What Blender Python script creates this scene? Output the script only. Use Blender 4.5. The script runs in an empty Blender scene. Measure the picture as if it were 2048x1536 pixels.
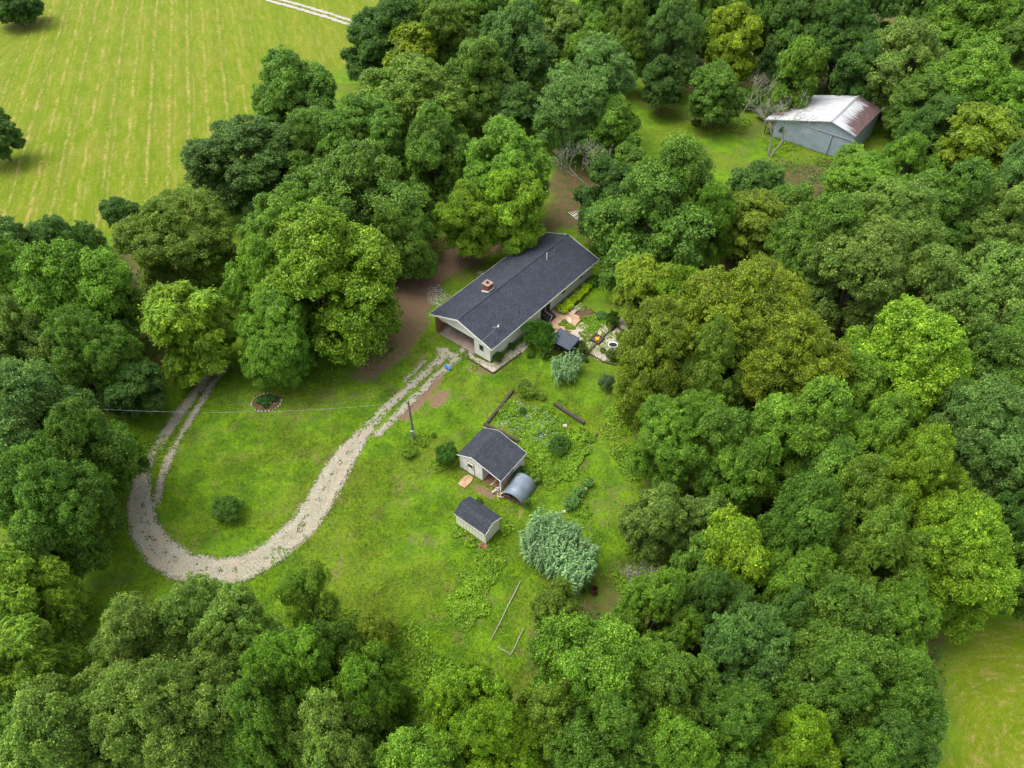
import bpy, math, random
import numpy as np
from mathutils import Vector
R = math.radians
random.seed(7)
rng = np.random.default_rng(11)
sc = bpy.context.scene
C = sc.collection

# ------------------------------------------------------------------ camera, sky, sun
CAM_H, PITCH, FPX = 58.0, R(47.0), 1413.0
cam = bpy.data.objects.new('camera', bpy.data.cameras.new('camera'))
C.objects.link(cam)
cam.location = (0, 0, CAM_H)
cam.rotation_euler = (R(90) - PITCH, 0, 0)
cam.data.sensor_width = 36
cam.data.lens = FPX / 2048 * 36
cam.data.clip_end = 6000
sc.camera = cam
w = bpy.data.worlds.new("World"); sc.world = w; w.use_nodes = True
nt = w.node_tree; bg = nt.nodes['Background']
sky = nt.nodes.new('ShaderNodeTexSky'); sky.sky_type = 'NISHITA'; sky.sun_disc = False
sky.sun_elevation = R(66); sky.sun_rotation = R(-77); sky.dust_density = 4; sky.air_density = 1.0; sky.ozone_density = 0.6
hs = nt.nodes.new('ShaderNodeHueSaturation'); hs.inputs['Saturation'].default_value = 0.32
nt.links.new(sky.outputs[0], hs.inputs['Color']); nt.links.new(hs.outputs[0], bg.inputs[0])
bg.inputs[1].default_value = 0.15
sun = bpy.data.objects.new('sun', bpy.data.lights.new('sun', 'SUN')); C.objects.link(sun)
sun.data.energy = 0.75; sun.data.angle = R(40); sun.data.color = (1, .95, .86)
sun.rotation_euler = Vector((-.36, .08, .90)).to_track_quat('Z', 'Y').to_euler()
sc.view_settings.view_transform = 'Standard'; sc.view_settings.look = 'None'
sc.view_settings.exposure = 1.48; sc.view_settings.gamma = 1
sc.cycles.max_bounces = 6; sc.cycles.diffuse_bounces = 4; sc.cycles.transmission_bounces = 3

# ------------------------------------------------------------------ helpers
def at(px, py, z=0.0):
    """ground (or height z) point seen at a photo pixel"""
    a = (px - 1024) / FPX; b = -(py - 768) / FPX
    dy = math.cos(PITCH) + b * math.sin(PITCH); dz = -math.sin(PITCH) + b * math.cos(PITCH)
    t = (z - CAM_H) / dz
    return (a * t, dy * t)
def gpts(pts, z=0.0): return np.array([at(x, y, z) for x, y in pts])

def hash2(ix, iy, s):
    h = np.sin(ix * 127.1 + iy * 311.7 + s * 74.7) * 43758.5453
    return h - np.floor(h)
def vnoise(x, y, s=0):
    ix, iy = np.floor(x), np.floor(y); fx, fy = x - ix, y - iy
    fx = fx * fx * (3 - 2 * fx); fy = fy * fy * (3 - 2 * fy)
    a, b = hash2(ix, iy, s), hash2(ix + 1, iy, s); c, d = hash2(ix, iy + 1, s), hash2(ix + 1, iy + 1, s)
    return (a * (1 - fx) + b * fx) * (1 - fy) + (c * (1 - fx) + d * fx) * fy
def fbm(x, y, s=0, o=4):
    r, a, t = 0, .5, 0
    for i in range(o):
        r = r + a * vnoise(x, y, s + i); t += a; a *= .5; x = x * 2.03 + 17.3; y = y * 2.03 + 5.1
    return r / t
def smooth(x, a, b):
    t = np.clip((x - a) / (b - a), 0, 1); return t * t * (3 - 2 * t)
def inpoly(x, y, poly):
    ins = np.zeros(x.shape, bool); n = len(poly)
    for i in range(n):
        x1, y1 = poly[i]; x2, y2 = poly[(i + 1) % n]
        if y1 == y2: continue
        c = ((y1 > y) != (y2 > y)) & (x < (x2 - x1) * (y - y1) / (y2 - y1) + x1)
        ins ^= c
    return ins
def polyval(x, y, poly):
    """signed distance, positive inside"""
    d = segdist(x, y, np.vstack([poly, poly[:1]]))[0]
    return np.where(inpoly(x, y, poly), d, -d)
def segdist(x, y, pts, ws=None):
    best = np.full(x.shape, 1e9); bw = np.ones(x.shape)
    for i in range(len(pts) - 1):
        ax, ay = pts[i]; bx, by = pts[i + 1]; vx, vy = bx - ax, by - ay
        t = np.clip(((x - ax) * vx + (y - ay) * vy) / (vx * vx + vy * vy + 1e-9), 0, 1)
        d = np.hypot(x - ax - t * vx, y - ay - t * vy)
        if ws is not None:
            wd = ws[i] * (1 - t) + ws[i + 1] * t
            m = (d - wd) < (best - bw); bw = np.where(m, wd, bw)
        else: m = d < best
        best = np.where(m, d, best)
    return best, bw

def tag(o, label=None, cat=None, group=None, kind=None):
    if label: o['label'] = label
    if cat: o['category'] = cat
    if group: o['group'] = group
    if kind: o['kind'] = kind
    return o
def empty(name, loc, rz=0, label=None, cat=None, group=None):
    o = bpy.data.objects.new(name, None); C.objects.link(o)
    o.location = loc; o.rotation_euler = (0, 0, rz); o.empty_display_size = .3
    return tag(o, label, cat, group)
def quads_mesh(name, V, mat, tone=None):
    """V: (N,4,3) loose quads"""
    N = len(V); me = bpy.data.meshes.new(name)
    me.vertices.add(N * 4); me.vertices.foreach_set('co', V.reshape(-1).astype(np.float32))
    me.loops.add(N * 4); me.loops.foreach_set('vertex_index', np.arange(N * 4, dtype=np.int32))
    me.polygons.add(N); me.polygons.foreach_set('loop_start', np.arange(0, N * 4, 4, dtype=np.int32))
    me.update(calc_edges=True)
    if tone is not None:
        a = me.attributes.new('tone', 'FLOAT', 'FACE'); a.data.foreach_set('value', tone.astype(np.float32))
    me.materials.append(mat); me.validate()
    return me
def link(name, me, parent=None, color=None):
    o = bpy.data.objects.new(name, me); C.objects.link(o); o.parent = parent
    if color is not None: o.color = (*color, 1)
    return o

class MB:
    def __init__(s): s.v = []; s.f = []
    def add(s, vs, fs):
        n = len(s.v); s.v += [tuple(p) for p in vs]; s.f += [[i + n for i in f] for f in fs]; return s
    def box(s, x0, x1, y0, y1, z0, z1):
        if x0 > x1: x0, x1 = x1, x0
        if y0 > y1: y0, y1 = y1, y0
        return s.add([(x0,y0,z0),(x1,y0,z0),(x1,y1,z0),(x0,y1,z0),(x0,y0,z1),(x1,y0,z1),(x1,y1,z1),(x0,y1,z1)],
                     [(3,2,1,0),(4,5,6,7),(0,1,5,4),(1,2,6,5),(2,3,7,6),(3,0,4,7)])
    def bar(s, a, b, w, h):
        a = Vector(a); b = Vector(b); d = (b - a).normalized()
        u = d.cross(Vector((0,0,1)));  u = Vector((1,0,0)) if u.length < 1e-3 else u.normalized(); v = u.cross(d).normalized()
        P = [a + u*i*w/2 + v*j*h/2 for i, j in ((-1,-1),(1,-1),(1,1),(-1,1))] + [b + u*i*w/2 + v*j*h/2 for i, j in ((-1,-1),(1,-1),(1,1),(-1,1))]
        return s.add(P, [(3,2,1,0),(4,5,6,7),(0,1,5,4),(1,2,6,5),(2,3,7,6),(3,0,4,7)])
    def tube(s, pts, rs, n=6, cap=True):
        pts = [Vector(p) for p in pts]
        if not hasattr(rs, '__len__'): rs = [rs] * len(pts)
        base = []; ref = Vector((.31, .22, .92))
        for i, p in enumerate(pts):
            d = (pts[min(i+1, len(pts)-1)] - pts[max(i-1, 0)]); d = d.normalized() if d.length > 1e-6 else Vector((0,0,1))
            if abs(d.dot(ref)) > .97: ref = Vector((.9, .1, .1))
            u = d.cross(ref).normalized(); v = d.cross(u)
            base += [p + (u*math.cos(2*math.pi*k/n) + v*math.sin(2*math.pi*k/n)) * rs[i] for k in range(n)]
        f = [(i*n+k, i*n+(k+1) % n, (i+1)*n+(k+1) % n, (i+1)*n+k) for i in range(len(pts)-1) for k in range(n)]
        if cap: f += [tuple(range(n))[::-1], tuple((len(pts)-1)*n+k for k in range(n))]
        return s.add(base, f)
    def prism(s, prof, x0, x1):
        """profile (v,z) extruded along u; local y = -v"""
        n = len(prof)
        P = [(x0, -v, z) for v, z in prof] + [(x1, -v, z) for v, z in prof]
        return s.add(P, [tuple(range(n)), tuple(range(2*n-1, n-1, -1))] + [(i, i+n, (i+1) % n+n, (i+1) % n) for i in range(n)])
    def rock(s, c, r, sq=.6):
        vs = []; rows = ((-.9,.5),(-.3,1),(.35,.9),(.85,.45))
        for zz, rr in rows:
            for k in range(7):
                a = 2*math.pi*k/7; q = r*rr*random.uniform(.75,1.15)
                vs.append((c[0]+q*math.cos(a), c[1]+q*math.sin(a), c[2]+zz*r*sq*random.uniform(.9,1.1)))
        f = [(i*7+k, i*7+(k+1) % 7, (i+1)*7+(k+1) % 7, (i+1)*7+k) for i in range(3) for k in range(7)] + [tuple(range(7))[::-1], tuple(range(21,28))]
        return s.add(vs, f)
    def build(s, name, mat, parent=None, sm=False, bevel=0):
        me = bpy.data.meshes.new(name); me.from_pydata([tuple(p) for p in s.v], [], s.f); me.materials.append(mat)
        import bmesh
        bm = bmesh.new(); bm.from_mesh(me); bmesh.ops.recalc_face_normals(bm, faces=bm.faces); bm.to_mesh(me); bm.free()
        if sm: me.polygons.foreach_set('use_smooth', [True]*len(me.polygons))
        o = bpy.data.objects.new(name, me); C.objects.link(o); o.parent = parent
        if bevel:
            m = o.modifiers.new('bevel', 'BEVEL'); m.width = bevel; m.segments = 1
        return o

# ------------------------------------------------------------------ materials
def N(nt, t, **k):
    n = nt.nodes.new(t)
    for a, b in k.items(): setattr(n, a, b)
    return n
def newmat(name, rough=.8):
    m = bpy.data.materials.new(name); m.use_nodes = True
    b = m.node_tree.nodes['Principled BSDF']; b.inputs['Roughness'].default_value = rough
    b.inputs['Specular IOR Level'].default_value = .3
    return m, m.node_tree, b
def mixc(nt, fac, a, b, mode='MIX'):
    n = nt.nodes.new('ShaderNodeMix'); n.data_type = 'RGBA'; n.blend_type = mode
    for s, v in ((n.inputs[0], fac), (n.inputs[6], a), (n.inputs[7], b)):
        if isinstance(v, bpy.types.NodeSocket): nt.links.new(v, s)
        elif isinstance(v, (int, float)): s.default_value = v
        else: s.default_value = (*v, 1)
    return n.outputs[2]
def noise(nt, scale, detail=4, rough=.6, vec=None, dist=0):
    n = nt.nodes.new('ShaderNodeTexNoise'); n.inputs['Scale'].default_value = scale; n.inputs['Detail'].default_value = detail
    n.inputs['Roughness'].default_value = rough; n.inputs['Distortion'].default_value = dist
    if vec is not None: nt.links.new(vec, n.inputs['Vector'])
    return n.outputs['Fac']
def ramp(nt, v, a, b, c0=0, c1=1):
    n = nt.nodes.new('ShaderNodeMapRange'); n.interpolation_type = 'SMOOTHSTEP'
    n.inputs[1].default_value = a; n.inputs[2].default_value = b; n.inputs[3].default_value = c0; n.inputs[4].default_value = c1
    nt.links.new(v, n.inputs[0]); return n.outputs[0]
def mth(nt, op, a, b=0.0, c=None):
    n = nt.nodes.new('ShaderNodeMath'); n.operation = op
    for s, v in zip(n.inputs, (a, b) if c is None else (a, b, c)):
        if isinstance(v, bpy.types.NodeSocket): nt.links.new(v, s)
        else: s.default_value = v
    return n.outputs[0]
def attr(nt, name):
    n = nt.nodes.new('ShaderNodeAttribute'); n.attribute_name = name; return n.outputs['Fac']
def objco(nt): return nt.nodes.new('ShaderNodeTexCoord').outputs['Object']
def geoco(nt): return nt.nodes.new('ShaderNodeNewGeometry').outputs['Position']
def bump(nt, b, h, dist, strength=1):
    n = nt.nodes.new('ShaderNodeBump'); n.inputs['Distance'].default_value = dist; n.inputs['Strength'].default_value = strength
    nt.links.new(h, n.inputs['Height']); nt.links.new(n.outputs[0], b.inputs['Normal'])
def simple(name, c1, c2=None, scale=3, rough=.8, bscale=20, bdist=.01, metal=0):
    m, nt, b = newmat(name, rough); co = objco(nt)
    c2 = c2 or tuple(x*.7 for x in c1)
    nz = ramp(nt, noise(nt, scale, 5, .65, co), .3, .7)
    nt.links.new(mixc(nt, nz, c2, c1), b.inputs['Base Color'])
    b.inputs['Metallic'].default_value = metal
    bump(nt, b, noise(nt, bscale, 3, .6, co), bdist)
    return m
def sepxyz(nt, co):
    n = nt.nodes.new('ShaderNodeSeparateXYZ'); nt.links.new(co, n.inputs[0]); return n.outputs

def leafmat(name, col=None, gloss=.12, trans=.36, rough=.5):
    m, nt, b = newmat(name, rough)
    base = nt.nodes.new('ShaderNodeObjectInfo').outputs['Color']
    if col is not None:
        rgb = nt.nodes.new('ShaderNodeRGB'); rgb.outputs[0].default_value = (*col, 1); base = rgb.outputs[0]
    t = attr(nt, 'tone')
    big = ramp(nt, noise(nt, .35, 2, .5, geoco(nt)), .3, .7, .82, 1.18)
    k = mth(nt, 'MULTIPLY', mth(nt, 'MULTIPLY_ADD', t, .9, .55), big)
    comb = nt.nodes.new('ShaderNodeCombineColor'); nt.links.new(mth(nt, 'MULTIPLY', k, mth(nt, 'MULTIPLY_ADD', t, .35, .85)), comb.inputs[0]); nt.links.new(k, comb.inputs[1]); nt.links.new(k, comb.inputs[2])
    c = mixc(nt, 1.0, base, comb.outputs[0], 'MULTIPLY')
    nt.links.new(c, b.inputs['Base Color']); b.inputs['Specular IOR Level'].default_value = gloss * 2
    tr = nt.nodes.new('ShaderNodeBsdfTranslucent'); nt.links.new(mixc(nt, 1.0, c, (1.0, 1.15, .5), 'MULTIPLY'), tr.inputs[0])
    mx = nt.nodes.new('ShaderNodeMixShader'); mx.inputs[0].default_value = trans
    nt.links.new(b.outputs[0], mx.inputs[1]); nt.links.new(tr.outputs[0], mx.inputs[2])
    nt.links.new(mx.outputs[0], nt.nodes['Material Output'].inputs[0])
    return m
M_LEAF = leafmat('leaves')
M_WEED = leafmat('weed_leaves', (.13, .25, .012), .1, .3)
M_UNDER = leafmat('undergrowth_leaves', (.048, .120, .020), .1, .25)
M_BARK = simple('bark', (.13, .105, .08), (.06, .045, .035), 4, .9, 14, .03)
M_DEAD = simple('dead_wood', (.31, .31, .235), (.17, .17, .125), 5, .9, 18, .01)
M_WHITE = simple('white_trim', (.80, .79, .74), (.70, .69, .64), 2, .6)
M_CONC = simple('carport_concrete', (.36, .29, .22), (.24, .19, .15), 1.2, .85)
M_PATIO = simple('patio_concrete', (.40, .26, .16), (.29, .18, .11), 1.5, .9)
M_STONE = simple('pale_stone', (.50, .44, .38), (.32, .28, .24), 6, .9)
M_DARKW = simple('weathered_timber', (.075, .055, .045), (.03, .024, .02), 5, .9, 12, .02)
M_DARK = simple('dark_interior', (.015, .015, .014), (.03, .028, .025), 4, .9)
M_GALV = simple('galvanised_metal', (.45, .47, .48), (.33, .35, .36), 6, .45, metal=.6)
M_WOOD = simple('pale_wood', (.42, .32, .21), (.30, .22, .14), 6, .8)
M_BLUE = simple('blue_plastic', (.005, .17, .42), (.004, .13, .34), 3, .4)
M_REDW = simple('red_brown_wood', (.22, .07, .035), (.12, .04, .022), 5, .85)
M_BLACK = simple('black_painted_metal', (.012, .014, .016), (.02, .022, .024), 3, .5)
M_FRAME = simple('window_frame', (.62, .61, .57), (.55, .54, .5), 3, .5)
def glassmat():
    m, nt, b = newmat('window_glass', .06); b.inputs['Base Color'].default_value = (.02, .028, .03, 1); b.inputs['Specular IOR Level'].default_value = .6
    return m
M_GLASS = glassmat()
def brickmat(name, c1, c2, mort, bw, rh, ms, swap='xz', rough=.9, off=.5, dist=.01):
    m, nt, b = newmat(name, rough); co = objco(nt); s = sepxyz(nt, co)
    cb = nt.nodes.new('ShaderNodeCombineXYZ')
    if swap == 'xz':
        nt.links.new(mth(nt, 'ADD', s[0], s[1]), cb.inputs[0]); nt.links.new(s[2], cb.inputs[1])
    else:
        nt.links.new(s[0], cb.inputs[0]); nt.links.new(s[1], cb.inputs[1])
    t = nt.nodes.new('ShaderNodeTexBrick'); nt.links.new(cb.outputs[0], t.inputs['Vector'])
    t.inputs['Scale'].default_value = 1; t.inputs['Brick Width'].default_value = bw; t.inputs['Row Height'].default_value = rh
    t.inputs['Mortar Size'].default_value = ms; t.offset = off
    t.inputs['Color1'].default_value = (*c1, 1); t.inputs['Color2'].default_value = (*c2, 1); t.inputs['Mortar'].default_value = (*mort, 1)
    v = ramp(nt, noise(nt, 1.1, 5, .65, co), .3, .7, .8, 1.2)
    g = ramp(nt, noise(nt, 45, 2, .6, co), .3, .7, .8, 1.2)
    cc = nt.nodes.new('ShaderNodeCombineColor'); k = mth(nt, 'MULTIPLY', v, g)
    for i in range(3): nt.links.new(k, cc.inputs[i])
    nt.links.new(mixc(nt, 1.0, t.outputs[0], cc.outputs[0], 'MULTIPLY'), b.inputs['Base Color'])
    bump(nt, b, mth(nt, 'SUBTRACT', 1.0, t.outputs['Fac']), dist)
    return m
M_BRICK = brickmat('red_brick', (.27, .085, .045), (.16, .05, .03), (.25, .19, .15), .22, .075, .01)
M_SHING = brickmat('slate_shingles', (.056, .066, .086), (.034, .042, .058), (.012, .015, .022), .32, .15, .03, 'xy', .85, .37, .02)
M_SHING2 = brickmat('slate_shingles_small', (.058, .066, .082), (.034, .041, .054), (.012, .015, .02), .3, .145, .03, 'xy', .85, .37, .02)
def ribmat(name, c1, c2, axis, period, rough=.6, depth=.02, soft=False, metal=0, stain=.25, lines=.35):
    """boards, laps or corrugation along one object axis: axis 0/1/2, or 3 = x+y"""
    m, nt, b = newmat(name, rough); co = objco(nt); s = sepxyz(nt, co)
    a = mth(nt, 'ADD', s[0], s[1]) if axis == 3 else s[axis]
    fr = mth(nt, 'FRACT', mth(nt, 'DIVIDE', a, period))
    if soft: h = mth(nt, 'SINE', mth(nt, 'MULTIPLY', fr, 2*math.pi)); edge = ramp(nt, h, -1, -.2, 1, 0)
    else:
        h = fr; edge = ramp(nt, fr, .0, .14, 1, 0)
    nz = ramp(nt, noise(nt, .9, 6, .7, co), .35, .7, 0, stain)
    c = mixc(nt, nz, c1, c2); c = mixc(nt, mth(nt, 'MULTIPLY', edge, lines), c, tuple(x*.35 for x in c1))
    nt.links.new(c, b.inputs['Base Color']); b.inputs['Metallic'].default_value = metal
    bump(nt, b, h, depth)
    return m
M_LAP = ribmat('cream_lap_siding', (.82, .80, .71), (.66, .63, .55), 2, .2, .7, .02, lines=.3)
M_LAPF = ribmat('white_gable_siding', (.84, .82, .75), (.7, .67, .6), 2, .2, .7, .02, lines=.16)
M_BOARD = ribmat('white_painted_boards', (.80, .79, .76), (.48, .46, .42), 3, .3, .8, .01, stain=.6, lines=.45)
M_SHEDB = ribmat('cream_shed_panel', (.78, .74, .62), (.60, .56, .46), 3, .36, .8, .015, stain=.35, lines=1.0)
M_BARNW = ribmat('blue_grey_barn_metal', (.34, .41, .47), (.25, .31, .36), 3, .23, .5, .02, True, stain=.8, lines=.25)
M_PORT = ribmat('slate_blue_metal_roof', (.10, .12, .16), (.13, .15, .19), 1, .23, .4, .05, True, .3, lines=.7)

def barnroof():
    m, nt, b = newmat('rusty_white_metal_roof', .42); co = objco(nt); s = sepxyz(nt, co)
    x, y = s[0], s[1]                       # y>0: left slope, y<0: right slope
    st = nt.nodes.new('ShaderNodeMapping'); nt.links.new(co, st.inputs[0]); st.inputs['Scale'].default_value = (2.6, .22, 1)
    nz = noise(nt, 1.0, 6, .7, st.outputs[0]); n2 = noise(nt, .22, 4, .6, co)
    right = ramp(nt, y, -.05, .05, 1, 0)
    r1 = mth(nt, 'MULTIPLY', right, mth(nt, 'MAXIMUM', ramp(nt, y, -4.0, -.4, 1.3, .32), ramp(nt, x, 7, 11.5, 0, .9)))
    r1 = mth(nt, 'MULTIPLY', r1, ramp(nt, x, .0, 3.2, .62, 1.15))
    left = mth(nt, 'SUBTRACT', 1.0, right)
    r2 = mth(nt, 'MULTIPLY', left, ramp(nt, y, 4.6, 9.8, .0, 1.0))
    r2 = mth(nt, 'MULTIPLY', r2, ramp(nt, x, .6, 2.2, .15, 1))
    f = mth(nt, 'ADD', r1, r2)
    f = ramp(nt, mth(nt, 'ADD', mth(nt, 'MULTIPLY', f, .9), mth(nt, 'ADD', mth(nt, 'MULTIPLY', nz, 2.0), mth(nt, 'MULTIPLY', n2, .7))), 1.66, 2.25)
    rc = mixc(nt, ramp(nt, noise(nt, 3, 4, .6, co), .3, .7), (.065, .036, .033), (.12, .08, .077))
    base = mixc(nt, ramp(nt, nz, .35, .65), (.36, .37, .385), (.60, .61, .63))
    c = mixc(nt, f, base, rc)
    fr = mth(nt, 'FRACT', mth(nt, 'DIVIDE', x, .55)); line = ramp(nt, fr, 0, .13, .4, 0)
    c = mixc(nt, line, c, (.12, .1, .1))
    nt.links.new(c, b.inputs['Base Color'])
    nt.links.new(ramp(nt, f, 0, 1, .38, .85), b.inputs['Roughness']); b.inputs['Metallic'].default_value = .15
    bump(nt, b, mth(nt, 'SINE', mth(nt, 'MULTIPLY', x, 2*math.pi/.2)), .012)
    return m
M_BROOF = barnroof()
def quonmat():
    m, nt, b = newmat('corrugated_steel', .6); co = objco(nt); s = sepxyz(nt, co)
    st = nt.nodes.new('ShaderNodeMapping'); nt.links.new(co, st.inputs[0]); st.inputs['Scale'].default_value = (4, .5, .5)
    r = ramp(nt, noise(nt, 1.2, 6, .75, st.outputs[0]), .56, .66)
    c = mixc(nt, mth(nt, 'MULTIPLY', r, .6), mixc(nt, ramp(nt, noise(nt, 1, 3, .5, co), .3, .7), (.17, .215, .26), (.25, .30, .35)), (.22, .11, .09))
    w_ = mth(nt, 'SINE', mth(nt, 'MULTIPLY', s[0], 2*math.pi/.16)); c = mixc(nt, ramp(nt, w_, -1, .2, .45, 0), c, (.06, .08, .10)); bump(nt, b, w_, .02)
    nt.links.new(c, b.inputs['Base Color']); b.inputs['Metallic'].default_value = .25
    return m
M_QUON = quonmat()
def rustmat():
    return simple('rust', (.15, .05, .03), (.07, .028, .02), 6, .9)
M_RUST = rustmat()

# ground: mown lawn, weeds, bare soil, leaf litter and the striped hay fields
def lawncolor(nt, P):
    n_big = noise(nt, .09, 4, .55, P); n_mid = noise(nt, .55, 5, .6, P); n_f = noise(nt, 3.2, 5, .7, P); n_ff = noise(nt, 14, 3, .7, P)
    lime, green, olive, deep = (.132, .245, .005), (.072, .158, .008), (.134, .156, .014), (.036, .085, .009)
    c = mixc(nt, ramp(nt, n_mid, .36, .64), green, lime)
    c = mixc(nt, mth(nt, 'MULTIPLY', ramp(nt, n_big, .44, .60), .55), c, olive)
    c = mixc(nt, ramp(nt, n_f, .46, .68, 0, .75), c, deep)
    c = mixc(nt, ramp(nt, noise(nt, .22, 5, .7, P), .52, .64, 0, .45), c, (.07, .115, .010))
    c = mixc(nt, ramp(nt, noise(nt, 2.1, 6, .85, P), .53, .60, 0, .6), c, (.075, .150, .008))
    c = mixc(nt, ramp(nt, noise(nt, 7, 4, .8, P), .54, .66, 0, .6), c, (.16, .255, .014))
    c = mixc(nt, mth(nt, 'MULTIPLY', ramp(nt, noise(nt, 1.3, 6, .78, P), .54, .70), .6), c, (.20, .155, .06))
    c = mixc(nt, ramp(nt, noise(nt, .33, 7, .8, P), .545, .63, 0, .62), c, (.155, .125, .05))
    return c, n_big, n_f, n_ff
def groundmat():
    m, nt, b = newmat('ground_cover', .95); P = geoco(nt); b.inputs['Specular IOR Level'].default_value = .1
    c, n_big, n_f, n_ff = lawncolor(nt, P)
    # meadow
    sc_ = attr(nt, 'stripe'); fld = attr(nt, 'field')
    mp = nt.nodes.new('ShaderNodeCombineXYZ'); nt.links.new(sc_, mp.inputs[0]); nt.links.new(mth(nt, 'MULTIPLY', attr(nt, 'along'), .16), mp.inputs[1])
    ns = noise(nt, 1.1, 8, .8, mp.outputs[0])
    wob = mth(nt, 'MULTIPLY', mth(nt, 'SUBTRACT', noise(nt, .25, 6, .7, P), .5), 1.3)
    ph = mth(nt, 'FRACT', mth(nt, 'DIVIDE', mth(nt, 'ADD', sc_, wob), 3.2))
    row = mth(nt, 'MAXIMUM', ramp(nt, mth(nt, 'ABSOLUTE', mth(nt, 'SUBTRACT', ph, .5)), .03, .13, 1, 0), ramp(nt, mth(nt, 'ABSOLUTE', mth(nt, 'SUBTRACT', ph, .80)), .0, .07, .7, 0))
    brk = ramp(nt, mth(nt, 'ADD', mth(nt, 'MULTIPLY', noise(nt, .9, 7, .85, P), .6), mth(nt, 'MULTIPLY', ns, .5)), .49, .66)
    row = mth(nt, 'MULTIPLY', mth(nt, 'MULTIPLY', row, brk), attr(nt, 'rows'))
    fc = mixc(nt, ramp(nt, ns, .3, .7), (.100, .158, .002), (.155, .198, .005))
    fc = mixc(nt, ramp(nt, noise(nt, 1.6, 8, .85, P), .46, .60, 0, .6), fc, (.070, .120, .004))
    fc = mixc(nt, ramp(nt, noise(nt, .5, 8, .85, P), .54, .62, 0, .45), fc, (.24, .20, .06))
    fc = mixc(nt, ramp(nt, mth(nt, 'SINE', mth(nt, 'MULTIPLY', mth(nt, 'ADD', sc_, wob), 2*math.pi/6.4)), -.3, .8, 0, .38), fc, (.080, .138, .003))
    fc = mixc(nt, ramp(nt, n_big, .4, .7, 0, .35), fc, (.17, .17, .02))
    fc = mixc(nt, mth(nt, 'MULTIPLY', ramp(nt, mth(nt, 'MULTIPLY', ns, n_f), .25, .36), .65), fc, (.27, .21, .07))
    fc = mixc(nt, mth(nt, 'MULTIPLY', row, .72), fc, (.36, .26, .10))
    c = mixc(nt, fld, c, fc)
    # woodland floor, bare soil
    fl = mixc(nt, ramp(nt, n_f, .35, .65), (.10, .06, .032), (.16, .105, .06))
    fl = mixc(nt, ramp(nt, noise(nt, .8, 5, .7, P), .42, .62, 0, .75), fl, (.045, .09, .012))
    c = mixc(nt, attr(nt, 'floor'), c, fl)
    so = mixc(nt, ramp(nt, n_ff, .3, .7), (.13, .075, .045), (.23, .155, .10))
    so = mixc(nt, ramp(nt, noise(nt, 22, 2, .6, P), .66, .74, 0, .8), so, (.42, .36, .29))
    sm = ramp(nt, mth(nt, 'ADD', attr(nt, 'soil'), mth(nt, 'MULTIPLY', mth(nt, 'SUBTRACT', noise(nt, 2.4, 6, .75, P), .5), 1.5)), .38, .66)
    c = mixc(nt, sm, c, so)
    gr = mixc(nt, ramp(nt, n_ff, .35, .65), (.32, .30, .27), (.58, .56, .52))
    gm = ramp(nt, mth(nt, 'ADD', attr(nt, 'chips'), mth(nt, 'MULTIPLY', mth(nt, 'SUBTRACT', noise(nt, 5, 5, .8, P), .5), 1.8)), .45, .6)
    c = mixc(nt, gm, c, gr)
    c = mixc(nt, ramp(nt, n_ff, .3, .7, .28, 0), c, (.02, .035, .005))
    nt.links.new(c, b.inputs['Base Color'])
    bump(nt, b, mth(nt, 'ADD', n_f, mth(nt, 'MULTIPLY', n_ff, .6)), .10, .8)
    return m
M_GROUND = groundmat()
def blademat():
    m, nt, b = newmat('grass_blades', .75); b.inputs['Specular IOR Level'].default_value = .1
    c = lawncolor(nt, geoco(nt))[0]; k = mth(nt, 'MULTIPLY_ADD', attr(nt, 'tone'), .9, .62)
    cc = nt.nodes.new('ShaderNodeCombineColor')
    for q in range(3): nt.links.new(k, cc.inputs[q])
    c = mixc(nt, 1.0, c, cc.outputs[0], 'MULTIPLY'); nt.links.new(c, b.inputs['Base Color'])
    tr = nt.nodes.new('ShaderNodeBsdfTranslucent'); nt.links.new(c, tr.inputs[0]); mx = nt.nodes.new('ShaderNodeMixShader'); mx.inputs[0].default_value = .25
    nt.links.new(b.outputs[0], mx.inputs[1]); nt.links.new(tr.outputs[0], mx.inputs[2]); nt.links.new(mx.outputs[0], nt.nodes['Material Output'].inputs[0])
    return m
M_GRASSB = blademat()
def gravelmat(name, a, d, grass=.35):
    m, nt, b = newmat(name, .95); P = geoco(nt)
    v = nt.nodes.new('ShaderNodeTexVoronoi'); v.inputs['Scale'].default_value = 16; nt.links.new(P, v.inputs['Vector'])
    c = mixc(nt, ramp(nt, noise(nt, 12, 4, .8, P), .3, .7), d, a)
    s = nt.nodes.new('ShaderNodeSeparateColor'); nt.links.new(v.outputs['Color'], s.inputs[0])
    c = mixc(nt, ramp(nt, s.outputs[0], .3, 1, 0, .5), c, (.50, .47, .39))
    c = mixc(nt, ramp(nt, noise(nt, .5, 4, .6, P), .45, .65, 0, .5), c, (.33, .25, .17))
    c = mixc(nt, ramp(nt, noise(nt, 3.5, 7, .85, P), .56, .64, 0, grass*.7), c, (.08, .13, .02))
    nt.links.new(c, b.inputs['Base Color']); bump(nt, b, mth(nt, 'ADD', v.outputs['Distance'], noise(nt, 20, 3, .7, P)), .03)
    return m
M_GRAVEL = gravelmat('limestone_gravel', (.30, .28, .205), (.19, .175, .12), .8)
M_GREYGR = gravelmat('grey_gravel', (.42, .40, .37), (.26, .25, .23), .5)
M_BEDGR = gravelmat('bed_gravel', (.48, .42, .34), (.30, .25, .2), .45)
M_MULCH = simple('mulch', (.13, .07, .045), (.06, .035, .025), 9, .95, 30, .03)

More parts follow.
